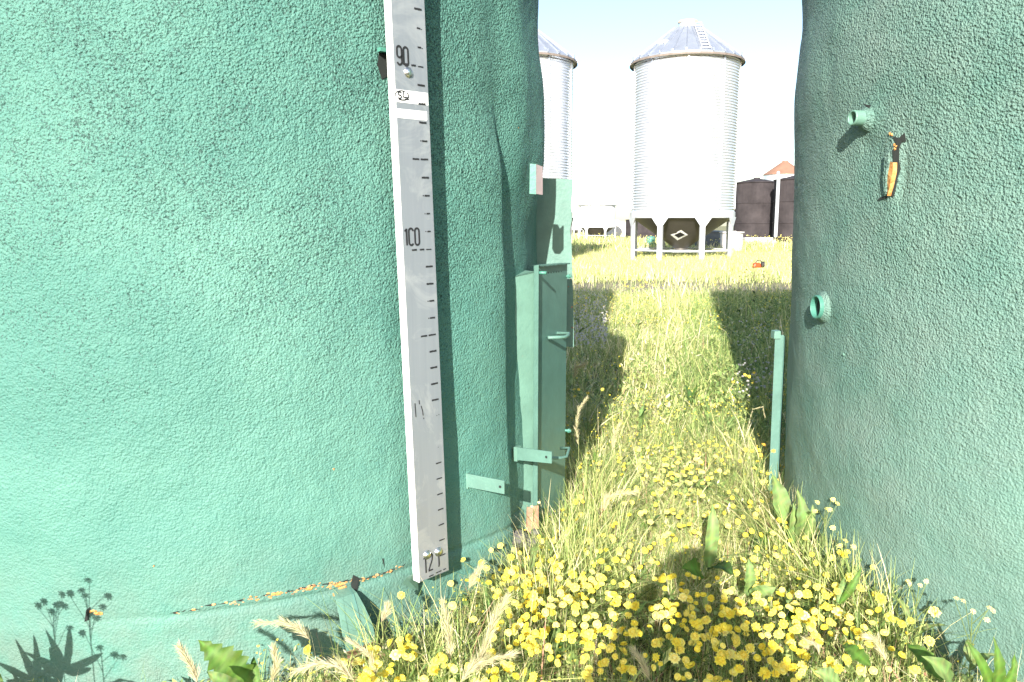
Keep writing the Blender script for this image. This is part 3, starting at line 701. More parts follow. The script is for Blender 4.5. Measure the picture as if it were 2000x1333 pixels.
# dark tanks, rust-roofed bin, low tanks
def drum(loc, rad, h, zc, mat, name, label, cat, group=None, roof=None, seams=True):
    r0 = empty(name, loc); tag(r0, label, cat, group)
    m = MB(); m.lathe([(rad, -.1), (rad, h*.33), (rad+.03, h*.335), (rad+.03, h*.345), (rad, h*.35), (rad, h*.66), (rad+.03, h*.665), (rad+.03, h*.675), (rad, h*.68), (rad, h)], 40); m.build('wall', mat, r0, smooth=False)
    m = MB(); m.lathe([(rad+.08, h-.02), (rad+.08, h+.04), (.25, zc-.05), (.25, zc+.03), (.001, zc+.04)], 28); m.build('roof', roof or mat, r0)
    return r0
Yd = 62
drum((at(1474, 440, Yd).x, Yd, 0), 1.62, 4.75, 5.15, M['dark_tank'], 'dark_tank', 'dark weathered round tank to the right of the shiny hopper bin', 'storage tank', 'dark tanks behind the bins')
drum((at(1553, 440, Yd-4).x, Yd-4, 0), 1.62, 4.75, 5.15, M['dark_tank'], 'dark_tank', 'dark round tank partly hidden by the edge of the right green tank', 'storage tank', 'dark tanks behind the bins')
drum((at(1527, 440, Yd+8).x, Yd+8, 0), 1.75, 5.9, 7.1, M['galv'], 'rust_roofed_bin', 'pale bin with a rust brown cone roof rising behind the dark tanks', 'grain bin', roof=M['rust_roof'])
m = MB(); q = at(1516, 440, Yd-5); m.tube([(q.x, q.y, .6), (q.x, q.y, 4.9), (q.x+.3, q.y+1, 5.3)], .13, 8)
o = m.build('downpipe', M['steel']); tag(o, 'pale upright pipe running down between the two dark tanks', 'pipe')
drum((at(1385, 440, 48).x, 48, 0), 1.35, 1.05, 1.2, M['grey_blue'], 'low_tank', 'low blue grey tank seen behind the legs of the hopper bin', 'tank')
drum((at(1430, 440, 44).x, 44, 0), .62, 1.05, 1.1, M['cream'], 'low_tank', 'low cream coloured drum tank right of the hopper bin legs', 'tank')
drum((at(1258, 440, 75).x, 75, 0), 1.75, 1.95, 2.15, M['dark_tank'], 'low_tank', 'dark low tank seen through the left legs of the hopper bin', 'tank')
drum((at(1205, 440, 88).x, 88, 0), 2.1, 1.5, 2.0, M['cream'], 'low_tank', 'pale low tank far off between the two shiny bins', 'tank')
m = MB(); q = at(1271, 462, 52); m.lathe([(.27, 0), (.30, .12), (.28, .3), (.30, .5), (.29, .62), (.1, .68), (.001, .69)], 14, (q.x, q.y, .05))
o = m.build('plastic_barrel', M['green'], smooth=True); tag(o, 'green barrel in the weeds behind the hopper bin legs', 'barrel')
q = at(1500, 470, 66); m = MB(); m.box((q.x, q.y-8, .1), 9, 1, .9); o = m.build('concrete_kerb', M['concrete'], bevel=.03); tag(o, 'long pale concrete curb in front of the dark tanks', 'curb')
# orange machine in the weeds
q = at(1480, 514, 20); om = empty('garden_machine', (q.x, 20, .36)); om.scale = (.95,)*3; tag(om, 'small orange and black garden machine lying on top of the far weeds', 'machine')
m = MB(); m.box((-.03, 0, .07), .24, .16, .13, .2, 0, .75); m.build('body', M['orange'], om, bevel=.03)
m = MB(); m.tube([(.09, -.02, .09), (.17, -.03, .09)], .085, 14); m.build('air_drum', M['rubber'], om)
m = MB(); m.tube([(-.06, 0, .13), (-.02, 0, .2), (.06, 0, .21), (.11, 0, .14)], .014, 6); m.build('handle', M['rubber'], om)

# ------------------------------------------------------------------ vegetation
SKIP = [(TL.c[0], TL.c[1], 1.45), (TR.c[0], TR.c[1], 1.45)]
def clear(x, y, m=0.0):
    ok = np.ones_like(x, dtype=bool)
    for cx, cy, r in SKIP: ok &= (x-cx)**2+(y-cy)**2 > (r+m)**2
    return ok
def blades(x, y, h, wd, az, bend, col, z0=None, seg=3):
    """ribbons that curve over; returns verts, tri+quad as quads (tip degenerate avoided)"""
    n = len(x); z0 = gz(x, y)-.01 if z0 is None else z0
    T = np.linspace(0, 1, seg+1); ca, sa = np.cos(az), np.sin(az)
    V = np.zeros((n, (seg+1)*2, 3)); C = np.zeros((n, (seg+1)*2, 3))
    tw = rng.uniform(-.8, .8, n)+az+np.pi/2; wx, wy = np.cos(tw), np.sin(tw)
    for i, t_ in enumerate(T):
        off = bend*h*t_**2; zz = z0+h*t_*(1-.35*bend*t_); wv = wd*(1-t_**1.6*.9)/2
        cx, cy = x+ca*off, y+sa*off
        for j, s_ in ((0, -1), (1, 1)):
            V[:, 2*i+j, 0] = cx+wx*wv*s_; V[:, 2*i+j, 1] = cy+wy*wv*s_; V[:, 2*i+j, 2] = zz
        C[:, 2*i:2*i+2] = col[:, None, :]
    base = (np.arange(n)*(seg+1)*2)[:, None]
    F_ = np.concatenate([base+np.array([2*i, 2*i+1, 2*i+3, 2*i+2]) for i in range(seg)], 0)
    return V.reshape(-1, 3), F_, C.reshape(-1, 3)
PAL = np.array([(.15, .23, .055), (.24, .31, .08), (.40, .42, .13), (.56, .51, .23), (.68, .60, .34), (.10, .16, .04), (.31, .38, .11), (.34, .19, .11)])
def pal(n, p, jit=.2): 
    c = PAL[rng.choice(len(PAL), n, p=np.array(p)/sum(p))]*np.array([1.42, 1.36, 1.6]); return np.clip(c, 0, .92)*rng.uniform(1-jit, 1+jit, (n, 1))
def wedge(y0, y1, tl_, tr_, n, m=0.0):   # sample inside the view wedge plus a margin
    y = np.sqrt(rng.uniform(y0*y0, y1*y1, n)); x = rng.uniform(0, 1, n)*((tr_-tl_)*y+2*m)+tl_*y-m
    return x, y
Vs, Fs, Cs = [], [], []
def put(V, F_, C):
    o = sum(len(v) for v in Vs); Vs.append(V); Fs.append(F_+o); Cs.append(C)
def field(y0, y1, tl_, tr_, n, hmin, hmax, w0, w1, p, m=.3, seg=3, bend=(.1, .9), dens=None, hs=.5):
    x, y = wedge(y0, y1, tl_, tr_, n, m); ok = clear(x, y, .01)
    if dens is not None: ok &= rng.random(n) < dens(x, y)
    x, y = x[ok], y[ok]; n = len(x); clump = .78+hs*vn(x, y, 0, 2.2, 6)+.28*vn(x, y, 0, 6.5, 16)
    h = rng.uniform(hmin, hmax, n)*clump
    put(*blades(x, y, h, rng.uniform(w0, w1, n), rng.uniform(0, 2*np.pi, n), rng.uniform(*bend, n), pal(n, p), seg=seg))
near = [2.5, 4, 4.5, 3, 2, 1.5, 4, .5]
field(1.2, 3.2, -.85, .95, 60000, .05, .19, .0015, .0040, near, bend=(.1, 1.5))
field(2.6, 5.5, -.05, .42, 60000, .08, .28, .0018, .0045, near, bend=(.1, 1.3))
field(5.5, 16, -.0, .42, 70000, .10, .34, .003, .008, [3, 4, 4, 3, 2.4, 1, 3, .3])
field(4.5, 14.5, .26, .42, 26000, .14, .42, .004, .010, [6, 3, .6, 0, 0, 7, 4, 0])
field(1.2, 3.6, -.85, .95, 2600, .08, .26, .006, .013, [3, 4, 2, 1, .5, 3, 4, .4], bend=(.3, 1.6), seg=5)
field(1.2, 3.6, -.85, .95, 5000, .14, .34, .0012, .0022, [1, 1, 3, 4, 4, 0, 1, 3], bend=(.05, .8), seg=4)
field(3.6, 7, -.03, .42, 3500, .16, .46, .005, .012, [3, 4, 4, 3, 2, 2, 4, .2], bend=(.3, 1.4), seg=4)
field(7, 15.5, 0, .42, 5000, .2, .6, .006, .014, [2, 4, 4, 4, 3, 1, 3, .2], bend=(.1, 1.2), seg=3, hs=.9)
def tuft(cx, cy, sx, sy, n, h0, h1, w0, w1, p, bend=(.1, .9)):
    x, y = rng.normal(cx, sx, n), rng.normal(cy, sy, n); ok = clear(x, y, .01); x, y = x[ok], y[ok]; n = len(x)
    put(*blades(x, y, rng.uniform(h0, h1, n), rng.uniform(w0, w1, n), rng.uniform(0, 6.28, n), rng.uniform(*bend, n), pal(n, p), seg=5))
TG = [3, 5, 4, 3, 1.5, 1.5, 6, .3]
for cx, cy, sx, sy, n in ((.24, 2.85, .07, .16, 900), (.36, 3.3, .07, .22, 900), (.44, 3.9, .10, .30, 800), (1.16, 3.05, .05, .20, 900), (1.24, 2.6, .07, .16, 700), (.10, 2.6, .08, .12, 600), (-.25, 2.12, .12, .05, 500), (1.25, 3.6, .06, .25, 600)):
    tuft(cx, cy, sx, sy, n, .16, .42, .0022, .006, TG); tuft(cx, cy, sx*1.2, sy*1.2, n//8, .15, .36, .008, .018, [6, 4, 1, 0, 0, 3, 5, 0], (.4, 1.5))
bare = lambda x, y: 1-.88*((y > 15.8) & (y < 19.5+1.2*vn(x, y, 0, .6, 4)))
field(16, 40, .02, .42, 60000, .12, .42, .007, .018, [2, 4, 5, 4, 2.5, .6, 3, .1], dens=bare, seg=2)
field(40, 110, .02, .42, 36000, .2, .7, .03, .09, [2, 4, 4, 5, 2, .5, 4, .1], seg=2, m=2)
V, F_, C = np.concatenate(Vs), np.concatenate(Fs), np.concatenate(Cs)
g = npmesh('grass', V, F_, M['plant'], C, smooth=False); tag(g, 'thick mixed green and straw coloured grass between the tanks and out into the yard', 'grass', kind='stuff')

# ground cover: small leaves and florets filling the sward
def leaflets(x, y, z, s, col, elong=1.6):
    n = len(x); a = rng.uniform(0, 2*np.pi, n); t_ = rng.uniform(-.9, 1.1, n)
    u = np.stack([np.cos(a)*np.cos(t_), np.sin(a)*np.cos(t_), np.sin(t_)], -1); v = np.stack([-np.sin(a), np.cos(a), rng.uniform(-.4, .4, n)], -1)
    c = np.stack([x, y, z], -1); s = s[:, None]
    V = np.stack([c-u*s*elong, c+v*s*.55, c+u*s*elong, c-v*s*.55], 1).reshape(-1, 3)
    F_ = np.arange(n*4).reshape(n, 4); return V, F_, np.repeat(col, 4, 0)
Vs, Fs, Cs = [], [], []
def cover(y0, y1, a, b, n, s0, s1, zmax, p, m=.3):
    x, y = wedge(y0, y1, a, b, n, m); ok = clear(x, y, .01); x, y = x[ok], y[ok]; k = len(x)
    top = zmax*(.7+.4*vn(x, y, 0, 2.5, 9))
    put(*leaflets(x, y, gz(x, y)+rng.uniform(.01, 1, k)*top, rng.uniform(s0, s1, k), pal(k, p)))
cover(1.2, 3.4, -.85, .95, 30000, .003, .009, .16, [5, 5, 3, 1, 1, 4, 5, .8])
cover(1.2, 3.6, -.85, .95, 3200, .010, .022, .17, [5, 5, 2, .5, .3, 5, 6, .3])
cover(3.6, 7, -.03, .42, 2600, .012, .028, .26, [5, 5, 3, 1, .5, 3, 6, 0])
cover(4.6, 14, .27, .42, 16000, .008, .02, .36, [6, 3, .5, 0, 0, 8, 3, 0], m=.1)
cover(3.2, 6, -.05, .42, 22000, .004, .010, .22, [4, 5, 4, 2, 1, 3, 5, .4])
cover(6, 16, 0, .42, 26000, .008, .02, .28, [4, 5, 5, 2, 1, 2, 5, 0])
V, F_, C = np.concatenate(Vs), np.concatenate(Fs), np.concatenate(Cs)
g = npmesh('ground_cover', V, F_, M['plant'], C); tag(g, 'low leafy ground cover tangled through the grass', 'ground cover', kind='stuff')

# yellow flowers -----------------------------------------------------
def head_arrays(r, layers=3, petals=11, seed=0):
    q = np.random.default_rng(seed); V, F_, C = [], [], []
    for L in range(layers):
        rr = r*(1-.24*L); up = .12+.33*L
        for i in range(petals):
            a = 2*np.pi*(i+.5*(L % 2))/petals+q.uniform(-.12, .12); l = rr*q.uniform(.85, 1.1); wv = rr*.21
            d = np.array([np.cos(a), np.sin(a), 0]); s_ = np.array([-d[1], d[0], 0]); b = len(V)
            V += [d*l*.15-s_*wv*.4+[0, 0, r*.10*L], d*l*.15+s_*wv*.4+[0, 0, r*.10*L], d*l*.72+s_*wv+[0, 0, r*(up*.5+.08*L)], d*l+[0, 0, r*(up*.55+.05*L)], d*l*.72-s_*wv+[0, 0, r*(up*.5+.08*L)]]
            F_ += [(b, b+1, b+2, b+4), (b+4, b+2, b+3, b+3)]
            c = np.array([.95, .80, .085])*np.array([1, 1-.07*L, 1-.2*L])*q.uniform(.85, 1.06); C += [c]*5
    b = len(V); k = 7
    for j, (rr, z) in enumerate(((.42, .34), (.2, .46))):
        for i in range(k): a = 2*np.pi*i/k; V.append(np.array([np.cos(a)*rr*r, np.sin(a)*rr*r, z*r])); C.append(np.array([.92, .74, .08]))
    F_ += [(b+i, b+(i+1) % k, b+k+(i+1) % k, b+k+i) for i in range(k)]; F_ += [(b+k, b+k+1, b+k+2, b+k+3), (b+k, b+k+3, b+k+4, b+k+6), (b+k+4, b+k+5, b+k+6, b+k+6)]
    return np.array(V), F_, np.clip(np.array(C), 0, 1)
def mesh_from(name, V, F_, C, mat):
    me = bpy.data.meshes.new(name); me.from_pydata([tuple(v) for v in V], [], [tuple(dict.fromkeys(f)) for f in F_]); me.materials.append(mat)
    a = me.color_attributes.new('Col', 'FLOAT_COLOR', 'POINT'); c4 = np.ones((len(V), 4), dtype=np.float32); c4[:, :3] = C; a.data.foreach_set('color', c4.ravel()); me.update(); return me
heads = [mesh_from('flower_head', *head_arrays(.0152, 3, 13, s_), M['petal']) for s_ in range(4)]
heads.append(mesh_from('flower_head', *head_arrays(.012, 2, 9, 9), M['petal']))
for s_ in (21, 22, 23): V_, F_0, C_ = head_arrays(.0150, 3, 12, s_); heads.append(mesh_from('flower_head', V_, F_0, np.clip(C_*np.array((1.02, 1.06, 1.9)), 0, .97), M['petal']))  # pale heads: washed-out sunlit look put into the petal colour
V_, F_0, C_ = head_arrays(.0165, 3, 14, 12); heads.append(mesh_from('flower_head', V_, F_0, np.clip(C_*np.array((1.03, 1.12, 3.6)), 0, .97), M['petal']))  # palest head, with strong sunlight painted into its petals
def stem_mesh(h, lean, seed):
    q = np.random.default_rng(seed); V, F_, C = [], [], []; k = 5; bx = q.uniform(-.3, .3)
    for i in range(k):
        t_ = i/(k-1); c = np.array([lean*t_**2, bx*lean*t_, -h*(1-t_)])-np.array([lean, bx*lean, 0])
        for j in range(3): a = 2*np.pi*j/3; V.append(c+.0011*np.array([np.cos(a), np.sin(a), 0])); C.append((.16, .21, .06))
    for i in range(k-1):
        for j in range(3): F_.append((i*3+j, i*3+(j+1) % 3, i*3+3+(j+1) % 3, i*3+3+j))
    for s_ in range(2):      # small stem leaf
        b = len(V); z = -h*q.uniform(.35, .7); a = q.uniform(0, 6.3); d = np.array([np.cos(a), np.sin(a), .5]); e = np.array([-d[1], d[0], 0])
        o_ = np.array([-lean*.6, 0, z]); V += [o_, o_+d*.016+e*.004, o_+d*.035, o_+d*.016-e*.004]; C += [(.13, .20, .05)]*4; F_.append((b, b+1, b+2, b+3))
    return mesh_from('flower_stem', np.array(V), F_, np.array(C), M['plant'])
stems = [stem_mesh(h, l, i) for i, (h, l) in enumerate(((.16, .02), (.2, .035), (.24, .03), (.19, -.02)))]
# clusters laid out on the ground from where the photograph shows them
patches = [  # x, y pixel centre, spread, how many
    (1060, 1120, 60, 34, 26), (1010, 1130, 40, 25, 12), (1100, 1160, 55, 30, 30), (1150, 1240, 70, 50, 36), (1060, 1220, 60, 45, 22),
    (1000, 1290, 60, 35, 16), (1390, 1180, 60, 45, 24), (1400, 1260, 60, 45, 20), (1330, 1240, 40, 35, 12), (1500, 1200, 55, 55, 24), (1560, 1120, 50, 50, 18),
    (1620, 1230, 70, 50, 26), (1700, 1240, 60, 40, 14), (1560, 1290, 90, 35, 16), (730, 1300, 45, 22, 12), (790, 1265, 25, 15, 5), (860, 1310, 60, 20, 8),
    (1330, 905, 95, 22, 40), (1270, 985, 80, 35, 22), (1400, 980, 70, 40, 20), (1200, 1090, 70, 50, 22), (1110, 1060, 40, 35, 10), (1480, 1070, 45, 50, 14), (1250, 1150, 60, 60, 12)]
fl_pts = []
for cx, cy, sx, sy, n in patches:
    for _ in range(int(n*2.1)):
        x, y = random.gauss(cx, sx), random.gauss(cy, sy); z = random.uniform(.17, .27); p = atz(x, y, z)
        if 1.5 < p.y < 5 and all((p.x-c[0])**2+(p.y-c[1])**2 > (c[2]+.03)**2 for c in SKIP): fl_pts.append((p, x, y))
for x, y in ((905, 1094), (940, 1100), (783, 1163), (763, 1256), (781, 1252), (600, 1270), (1270, 1020), (1680, 1150), (1705, 1108), (1720, 1170), (1400, 870), (1385, 862), (1475, 915), (1483, 880), (1640, 1080), (1655, 1078), (1600, 1000)):
    fl_pts.append((atz(x, y, .26), x, y))
random.shuffle(fl_pts); fl_pts.sort(key=lambda q: q[0].y*.5+random.random())
def zone(x, y):
    if 1300 < x < 1500 and y > 1090: return 'yellow flower inside the cast shadow of the person', 'yellow flowers in the cast shadow'
    if y < 960: return 'yellow flower in the far band level with the foot of the steel strip', 'yellow flowers in the far band'
    if x < 900: return 'yellow flower close under the gauge board and the curved foot lug', 'yellow flowers under the gauge board'
    if x < 1300 and y > 1040: return 'yellow flower in the dense patch left of the cast shadow', 'yellow flowers left of the shadow'
    if x >= 1500: return 'yellow flower between the cast shadow and the right tank', 'yellow flowers by the right tank'
    return 'yellow flower just beyond the shadow of the head', 'yellow flowers beyond the head shadow'
rest = []
for i, (p, x, y) in enumerate(fl_pts):
    if i >= 290: rest.append(p); continue
    s_ = random.uniform(.7, 1.3); o = bpy.data.objects.new('yellow_flower', stems[i % 4]); COL.objects.link(o); o.location = p; o.rotation_euler.z = random.uniform(0, 6.28)
    lb_, gr_ = zone(x, y); tag(o, lb_, 'flower', gr_)
    hd = bpy.data.objects.new('flower_head', heads[random.choice((0, 1, 2, 3, 4, 5, 6, 7, 5, 6, 7, 8))]); COL.objects.link(hd); hd.parent = o
    nrm = (Vector((-SUN.x*.7, -SUN.y*.5, .75))+Vector((random.gauss(0, .35), random.gauss(0, .35), random.gauss(0, .2)))).normalized()
    hd.rotation_euler = (Matrix.Rotation(-o.rotation_euler.z, 3, 'Z') @ nrm.to_track_quat('Z', 'Y').to_matrix()).to_euler(); hd.scale = (s_,)*3
def scatter_heads(pts, r, layers, petals, seed=3, cmul=(1, 1, 1)):
    V0, F0, C0 = head_arrays(1.0, layers, petals, seed); F0 = np.array([f if len(f) == 4 else f+(f[-1],) for f in F0]); out = []
    F0 = F0[np.array([len(set(f)) for f in F0]) == 4]
    n = len(pts); rr = rng.uniform(.75, 1.2, n)*r; nn = np.array([(-SUN.x*.7, -SUN.y*.5, .8)])+rng.normal(0, .3, (n, 3)); nn /= np.linalg.norm(nn, axis=1)[:, None]
    u = np.cross(nn, [0, 1, .01]); u /= np.linalg.norm(u, axis=1)[:, None]; v = np.cross(nn, u)
    V = (V0[None, :, 0, None]*u[:, None]+V0[None, :, 1, None]*v[:, None]+V0[None, :, 2, None]*nn[:, None])*rr[:, None, None]+pts[:, None]
    k = len(V0); F_ = (F0[None]+(np.arange(n)*k)[:, None, None]).reshape(-1, 4)
    return V.reshape(-1, 3), F_, np.tile(C0*np.array(cmul), (n, 1))
Vs, Fs, Cs = [], [], []
if rest:
    rp = np.array([tuple(p) for p in rest]); k_ = len(rp)//2; rng.shuffle(rp)
    put(*scatter_heads(rp[:k_], .0145, 2, 11)); put(*scatter_heads(rp[k_:], .0150, 2, 11, 4, (1.02, 1.06, 2.2)))  # second half gets the paler petals coloured as if washed out by sun
def yfield(y0, y1, a, b, n, r, z0, z1, thr, freq, cm=(1, 1, 1)):
    x, y = wedge(y0, y1, a, b, n, .2); ok = clear(x, y, .03) & (vn(x, y, 0, freq, 21) > thr); x, y = x[ok], y[ok]
    put(*scatter_heads(np.stack([x, y, gz(x, y)+rng.uniform(z0, z1, len(x))], -1), r, 1, 6, 5, cm))
yfield(1.5, 3.4, -.3, .6, 1500, .005, .1, .2, -.1, 2.5)
yfield(3.4, 6, -.02, .42, 1700, .0062, .16, .30, -.05, 1.8)
yfield(6, 15.5, .0, .42, 3200, .010, .2, .38, .0, .8)
yfield(19.5, 40, .03, .42, 9000, .020, .22, .45, -.15, .35, (1, 1.1, 2.4))
yfield(40, 90, .03, .42, 5000, .05, .3, .7, .05, .2, (1, 1.1, 3))
V, F_, C = np.concatenate(Vs), np.concatenate(Fs), np.concatenate(Cs)
g = npmesh('yellow_wildflowers', V, F_, M['petal'], C); tag(g, 'countless tiny yellow blossoms scattered through the weeds', 'wildflowers', kind='stuff')
# lavender blossoms in the tank shade
Vs, Fs, Cs = [], [], []
for (x0, y0, x1, y1, n) in ((1122, 565, 1186, 665, 620), (1440, 600, 1530, 760, 160)):
    P = []
    for _ in range(n):
        p = atz(random.uniform(x0, x1), random.uniform(y0, y1), .34); P.append(tuple(p))
    P = np.array(P); P[:, 2] += rng.uniform(-.1, .06, len(P)); put(*scatter_heads(P, .014, 1, 6, 8, (.58, .66, 6.0)))
V, F_, C = np.concatenate(Vs), np.concatenate(Fs), np.clip(np.concatenate(Cs), 0, 1)
g = npmesh('lavender_blossoms', V, F_, M['petal'], C); tag(g, 'tiny pale lavender blossoms in the shade behind the tanks', 'wildflowers', kind='stuff')

# foxtail grass heads ------------------------------------------------
def foxtail(p0, pts, L, name='foxtail_grass', label='', fade=1.0):
    """p0 root on the ground, pts: list of world points of the nodding head axis, L awn length"""
    q = np.random.default_rng(int(abs(p0.x*977+p0.y*131)*10)); pts = [Vector(a) for a in pts]
    o = bpy.data.objects.new(name, None); COL.objects.link(o); o.location = p0; tag(o, label, 'grass stalk', 'foxtail grass heads')
    V, F_, C = [], [], []
    stem = [p0, p0.lerp(pts[0], .5)+Vector((0, 0, .02)), pts[0]]
    for i in range(len(stem)-1):
        a, b = stem[i]-p0, stem[i+1]-p0; s_ = Vector((.0012, 0, 0)); k = len(V); V += [a-s_, a+s_, b+s_, b-s_]; F_.append((k, k+1, k+2, k+3)); C += [(.25, .28, .10)]*4
    me = mesh_from('stalk', [tuple(v) for v in V], F_, C, M['plant']); so = bpy.data.objects.new('stalk', me); COL.objects.link(so); so.parent = o
    V, F_, C = [], [], []; n = 420; L *= 1.5
    for i in range(n):
        t_ = q.random(); f = t_*(len(pts)-1); j = min(int(f), len(pts)-2); c = pts[j].lerp(pts[j+1], f-j)-p0; d = (pts[j+1]-pts[j]).normalized()
        rv = Vector(q.normal(0, 1, 3)); rv = (rv-d*rv.dot(d)).normalized(); ang = q.uniform(.12, .62); dr = (d*math.cos(ang)+rv*math.sin(ang)).normalized()
        l = L*q.uniform(.6, 1.1)*(1-.35*t_); s_ = dr.cross(Vector(q.normal(0, 1, 3))).normalized()*.00045; k = len(V)
        V += [c-s_*1.6, c+s_*1.6, c+dr*l*.6+s_, c+dr*l+Vector((0, 0, -l*.08)), c+dr*l*.6-s_]; F_ += [(k, k+1, k+2, k+4), (k+4, k+2, k+3)]
        col = np.array((.62, .54, .34)) if q.random() < .7 else np.array((.45, .46, .22)); C += [col*.75]*2+[col]*3
    me = mesh_from('seed_head', [tuple(v) for v in V], F_, C, M['plant']); so = bpy.data.objects.new('seed_head', me); COL.objects.link(so); so.parent = o
def fx(px, Y, L=.035, label=''):
    pts = [at(x, y, Y+.02*i) for i, (x, y) in enumerate(px)]; b = pts[0]
    root = Vector((b.x+random.uniform(-.05, .05), b.y+random.uniform(-.03, .05), 0.0)); foxtail(root, pts, L, label=label)
fx([(605, 1250), (585, 1228), (555, 1216), (500, 1218)], 2.05, .035, 'pale foxtail head nodding left over the foot of the green wall')
fx([(385, 1333), (378, 1310), (360, 1280), (352, 1265)], 1.80, .03, 'blurred foxtail head at the very bottom left beside the jagged leaf')
fx([(690, 1330), (665, 1300), (620, 1296), (580, 1310)], 1.85, .04, 'straw coloured foxtail head curling at the bottom edge')
fx([(735, 1320), (725, 1285), (700, 1262), (680, 1250)], 1.95, .022, 'foxtail head in front of the curved rusty foot lug')
fx([(745, 1215), (755, 1195), (757, 1185)], 2.15, .03, 'thin green foxtail tip in front of the dark wedge beside the foot lug')
fx([(880, 1290), (878, 1250), (872, 1210), (866, 1180)], 2.0, .03, 'upright pale foxtail head below the gauge board')
fx([(930, 1320), (945, 1270), (965, 1210), (985, 1175)], 1.95, .045, 'broad straw foxtail head leaning right, left of the yellow flowers')
fx([(900, 1333), (925, 1300), (950, 1290), (1000, 1280)], 1.85, .035, 'low foxtail head lying across the flowers near the bottom edge')
fx([(915, 1150), (925, 1130), (940, 1105)], 2.35, .03, 'foxtail head just right of the lower end of the gauge board')
fx([(1180, 1000), (1185, 975), (1205, 965), (1240, 962)], 2.9, .035, 'foxtail head arching right near the strap bracket')
fx([(1130, 870), (1125, 840), (1130, 800), (1145, 780)], 3.6, .028, 'foxtail head at the shadow edge beside the steel box')
fx([(1195, 880), (1200, 850), (1210, 830)], 3.5, .028, 'foxtail head left of the flower band')
fx([(1600, 1280), (1595, 1260), (1580, 1255), (1572, 1270)], 2.1, .035, 'drooping tan foxtail head among the flowers at lower right')
fx([(1730, 1290), (1715, 1255), (1695, 1245)], 2.05, .03, 'foxtail head near the foot of the right tank')
fx([(1465, 900), (1460, 840), (1470, 800), (1490, 795), (1494, 815)], 3.4, .008, 'hooked thin grass head in the shade beside the steel strip')
fx([(530, 1333), (540, 1300), (535, 1270)], 1.9, .03, 'foxtail head right of the jagged leaf')
fx([(1120, 740), (1125, 720), (1140, 712)], 5.0, .05, 'shaded foxtail head beyond the steel box')
fx([(1270, 1330), (1255, 1295), (1240, 1275)], 1.9, .03, 'foxtail head at the bottom edge beside the dark shadow')

# broad leaves -------------------------------------------------------
def leaf(V, F_, C, base, tip, up, wd, col, jag=0, fold=.22, arch=.14, seg=18):
    ax = tip-base; L = ax.length; d = ax.normalized(); s_ = d.cross(up).normalized(); nn = s_.cross(d).normalized(); b = len(V); ks = (-1, -.55, 0, .55, 1); ph = random.random()*6; cu = random.uniform(-.12, .12)
    for i in range(seg+1):
        t_ = i/seg; c = base+ax*t_+nn*(arch*L*math.sin(math.pi*t_**1.3))+s_*(cu*L*t_*t_); wv = wd*(math.sin(math.pi*min(1, t_**.8*.97+.03))**.75)*(1+.10*math.sin(9*t_+ph))
        if jag and i % 3: wv *= 1-jag*(.6+.4*random.random())*(i % 3)/2
        for k_ in ks:
            v = c+s_*wv*k_+nn*(abs(k_)*wv*fold+wd*.13*math.sin(i*1.25+ph+k_*2)*abs(k_)); V.append(tuple(v)); vv = 1.45 if k_ == 0 else (1.12 if (i % 3 == 0) else .88); C.append(tuple(min(1, x*vv*random.uniform(.85, 1.15)) for x in col))
    for i in range(seg):
        for e in range(4): F_.append((b+i*5+e, b+i*5+e+1, b+i*5+e+6, b+i*5+e+5))
def plant(root, leaves, name, label, group='broad-leaved weeds', cat='weed'):
    V, F_, C = [], [], []
    for base, tip, up, wd, col, kw in leaves:
        a_ = Vector((0, 0, -.01)); b_ = base-root; k_ = len(V); s_ = Vector((.0015, 0, 0))
        V += [tuple(a_-s_), tuple(a_+s_), tuple(b_+s_), tuple(b_-s_)]; F_.append((k_, k_+1, k_+2, k_+3)); C += [col]*4
        leaf(V, F_, C, base-root, tip-root, up, wd, col, **kw)
    me = mesh_from(name, V, F_, C, M['plant']); me.polygons.foreach_set('use_smooth', [True]*len(F_)); o = bpy.data.objects.new(name, me); COL.objects.link(o); o.location = root; tag(o, label, cat, group); return o
GL = (.075, .145, .022); PG = (.15, .22, .07); DG = (.05, .10, .025)
UP = Vector((0, -.75, .65))
def lf(x0, y0, x1, y1, Y0, Y1, wd, col, **kw): return (at(x0, y0, Y0), at(x1, y1, Y1), UP, wd, col, kw)
plant(at(480, 1345, 1.85), [lf(500, 1345, 400, 1238, 1.86, 1.88, .045, GL, jag=.42, seg=24), lf(470, 1350, 400, 1318, 1.8, 1.75, .02, PG), lf(505, 1340, 490, 1285, 1.85, 1.9, .012, GL)], 'jagged_leaf_weed', 'weed with one big jagged green leaf in front of the green wall')
plant(at(1565, 1060, 2.95), [lf(1562, 1070, 1572, 955, 2.95, 2.9, .038, PG, jag=.2), lf(1545, 1075, 1540, 985, 2.95, 2.93, .03, PG), lf(1575, 1060, 1583, 985, 2.9, 2.9, .018, PG), lf(1535, 1030, 1500, 930, 3.0, 3.1, .035, PG)], 'leafy_weed', 'pale upright leafy weed against the left edge of the right tank')
plant(at(1375, 1100, 2.6), [lf(1385, 1110, 1378, 985, 2.6, 2.62, .026, PG), lf(1370, 1120, 1330, 1110, 2.5, 2.4, .035, GL), lf(1390, 1110, 1430, 1125, 2.55, 2.4, .03, DG)], 'leafy_weed', 'weed with one tall pointed leaf above the head of the cast shadow')
plant(at(1470, 1160, 2.5), [lf(1462, 1165, 1458, 1090, 2.5, 2.5, .024, PG, jag=.3), lf(1470, 1170, 1510, 1140, 2.45, 2.4, .03, PG)], 'leafy_weed', 'pale broad leaf right of the shadow of the head')
plant(at(1637, 1170, 2.4), [lf(1640, 1180, 1687, 1110, 2.4, 2.4, .012, GL), lf(1636, 1180, 1650, 1130, 2.4, 2.45, .014, PG)], 'leafy_weed', 'slim green leaf standing against the lower right tank')
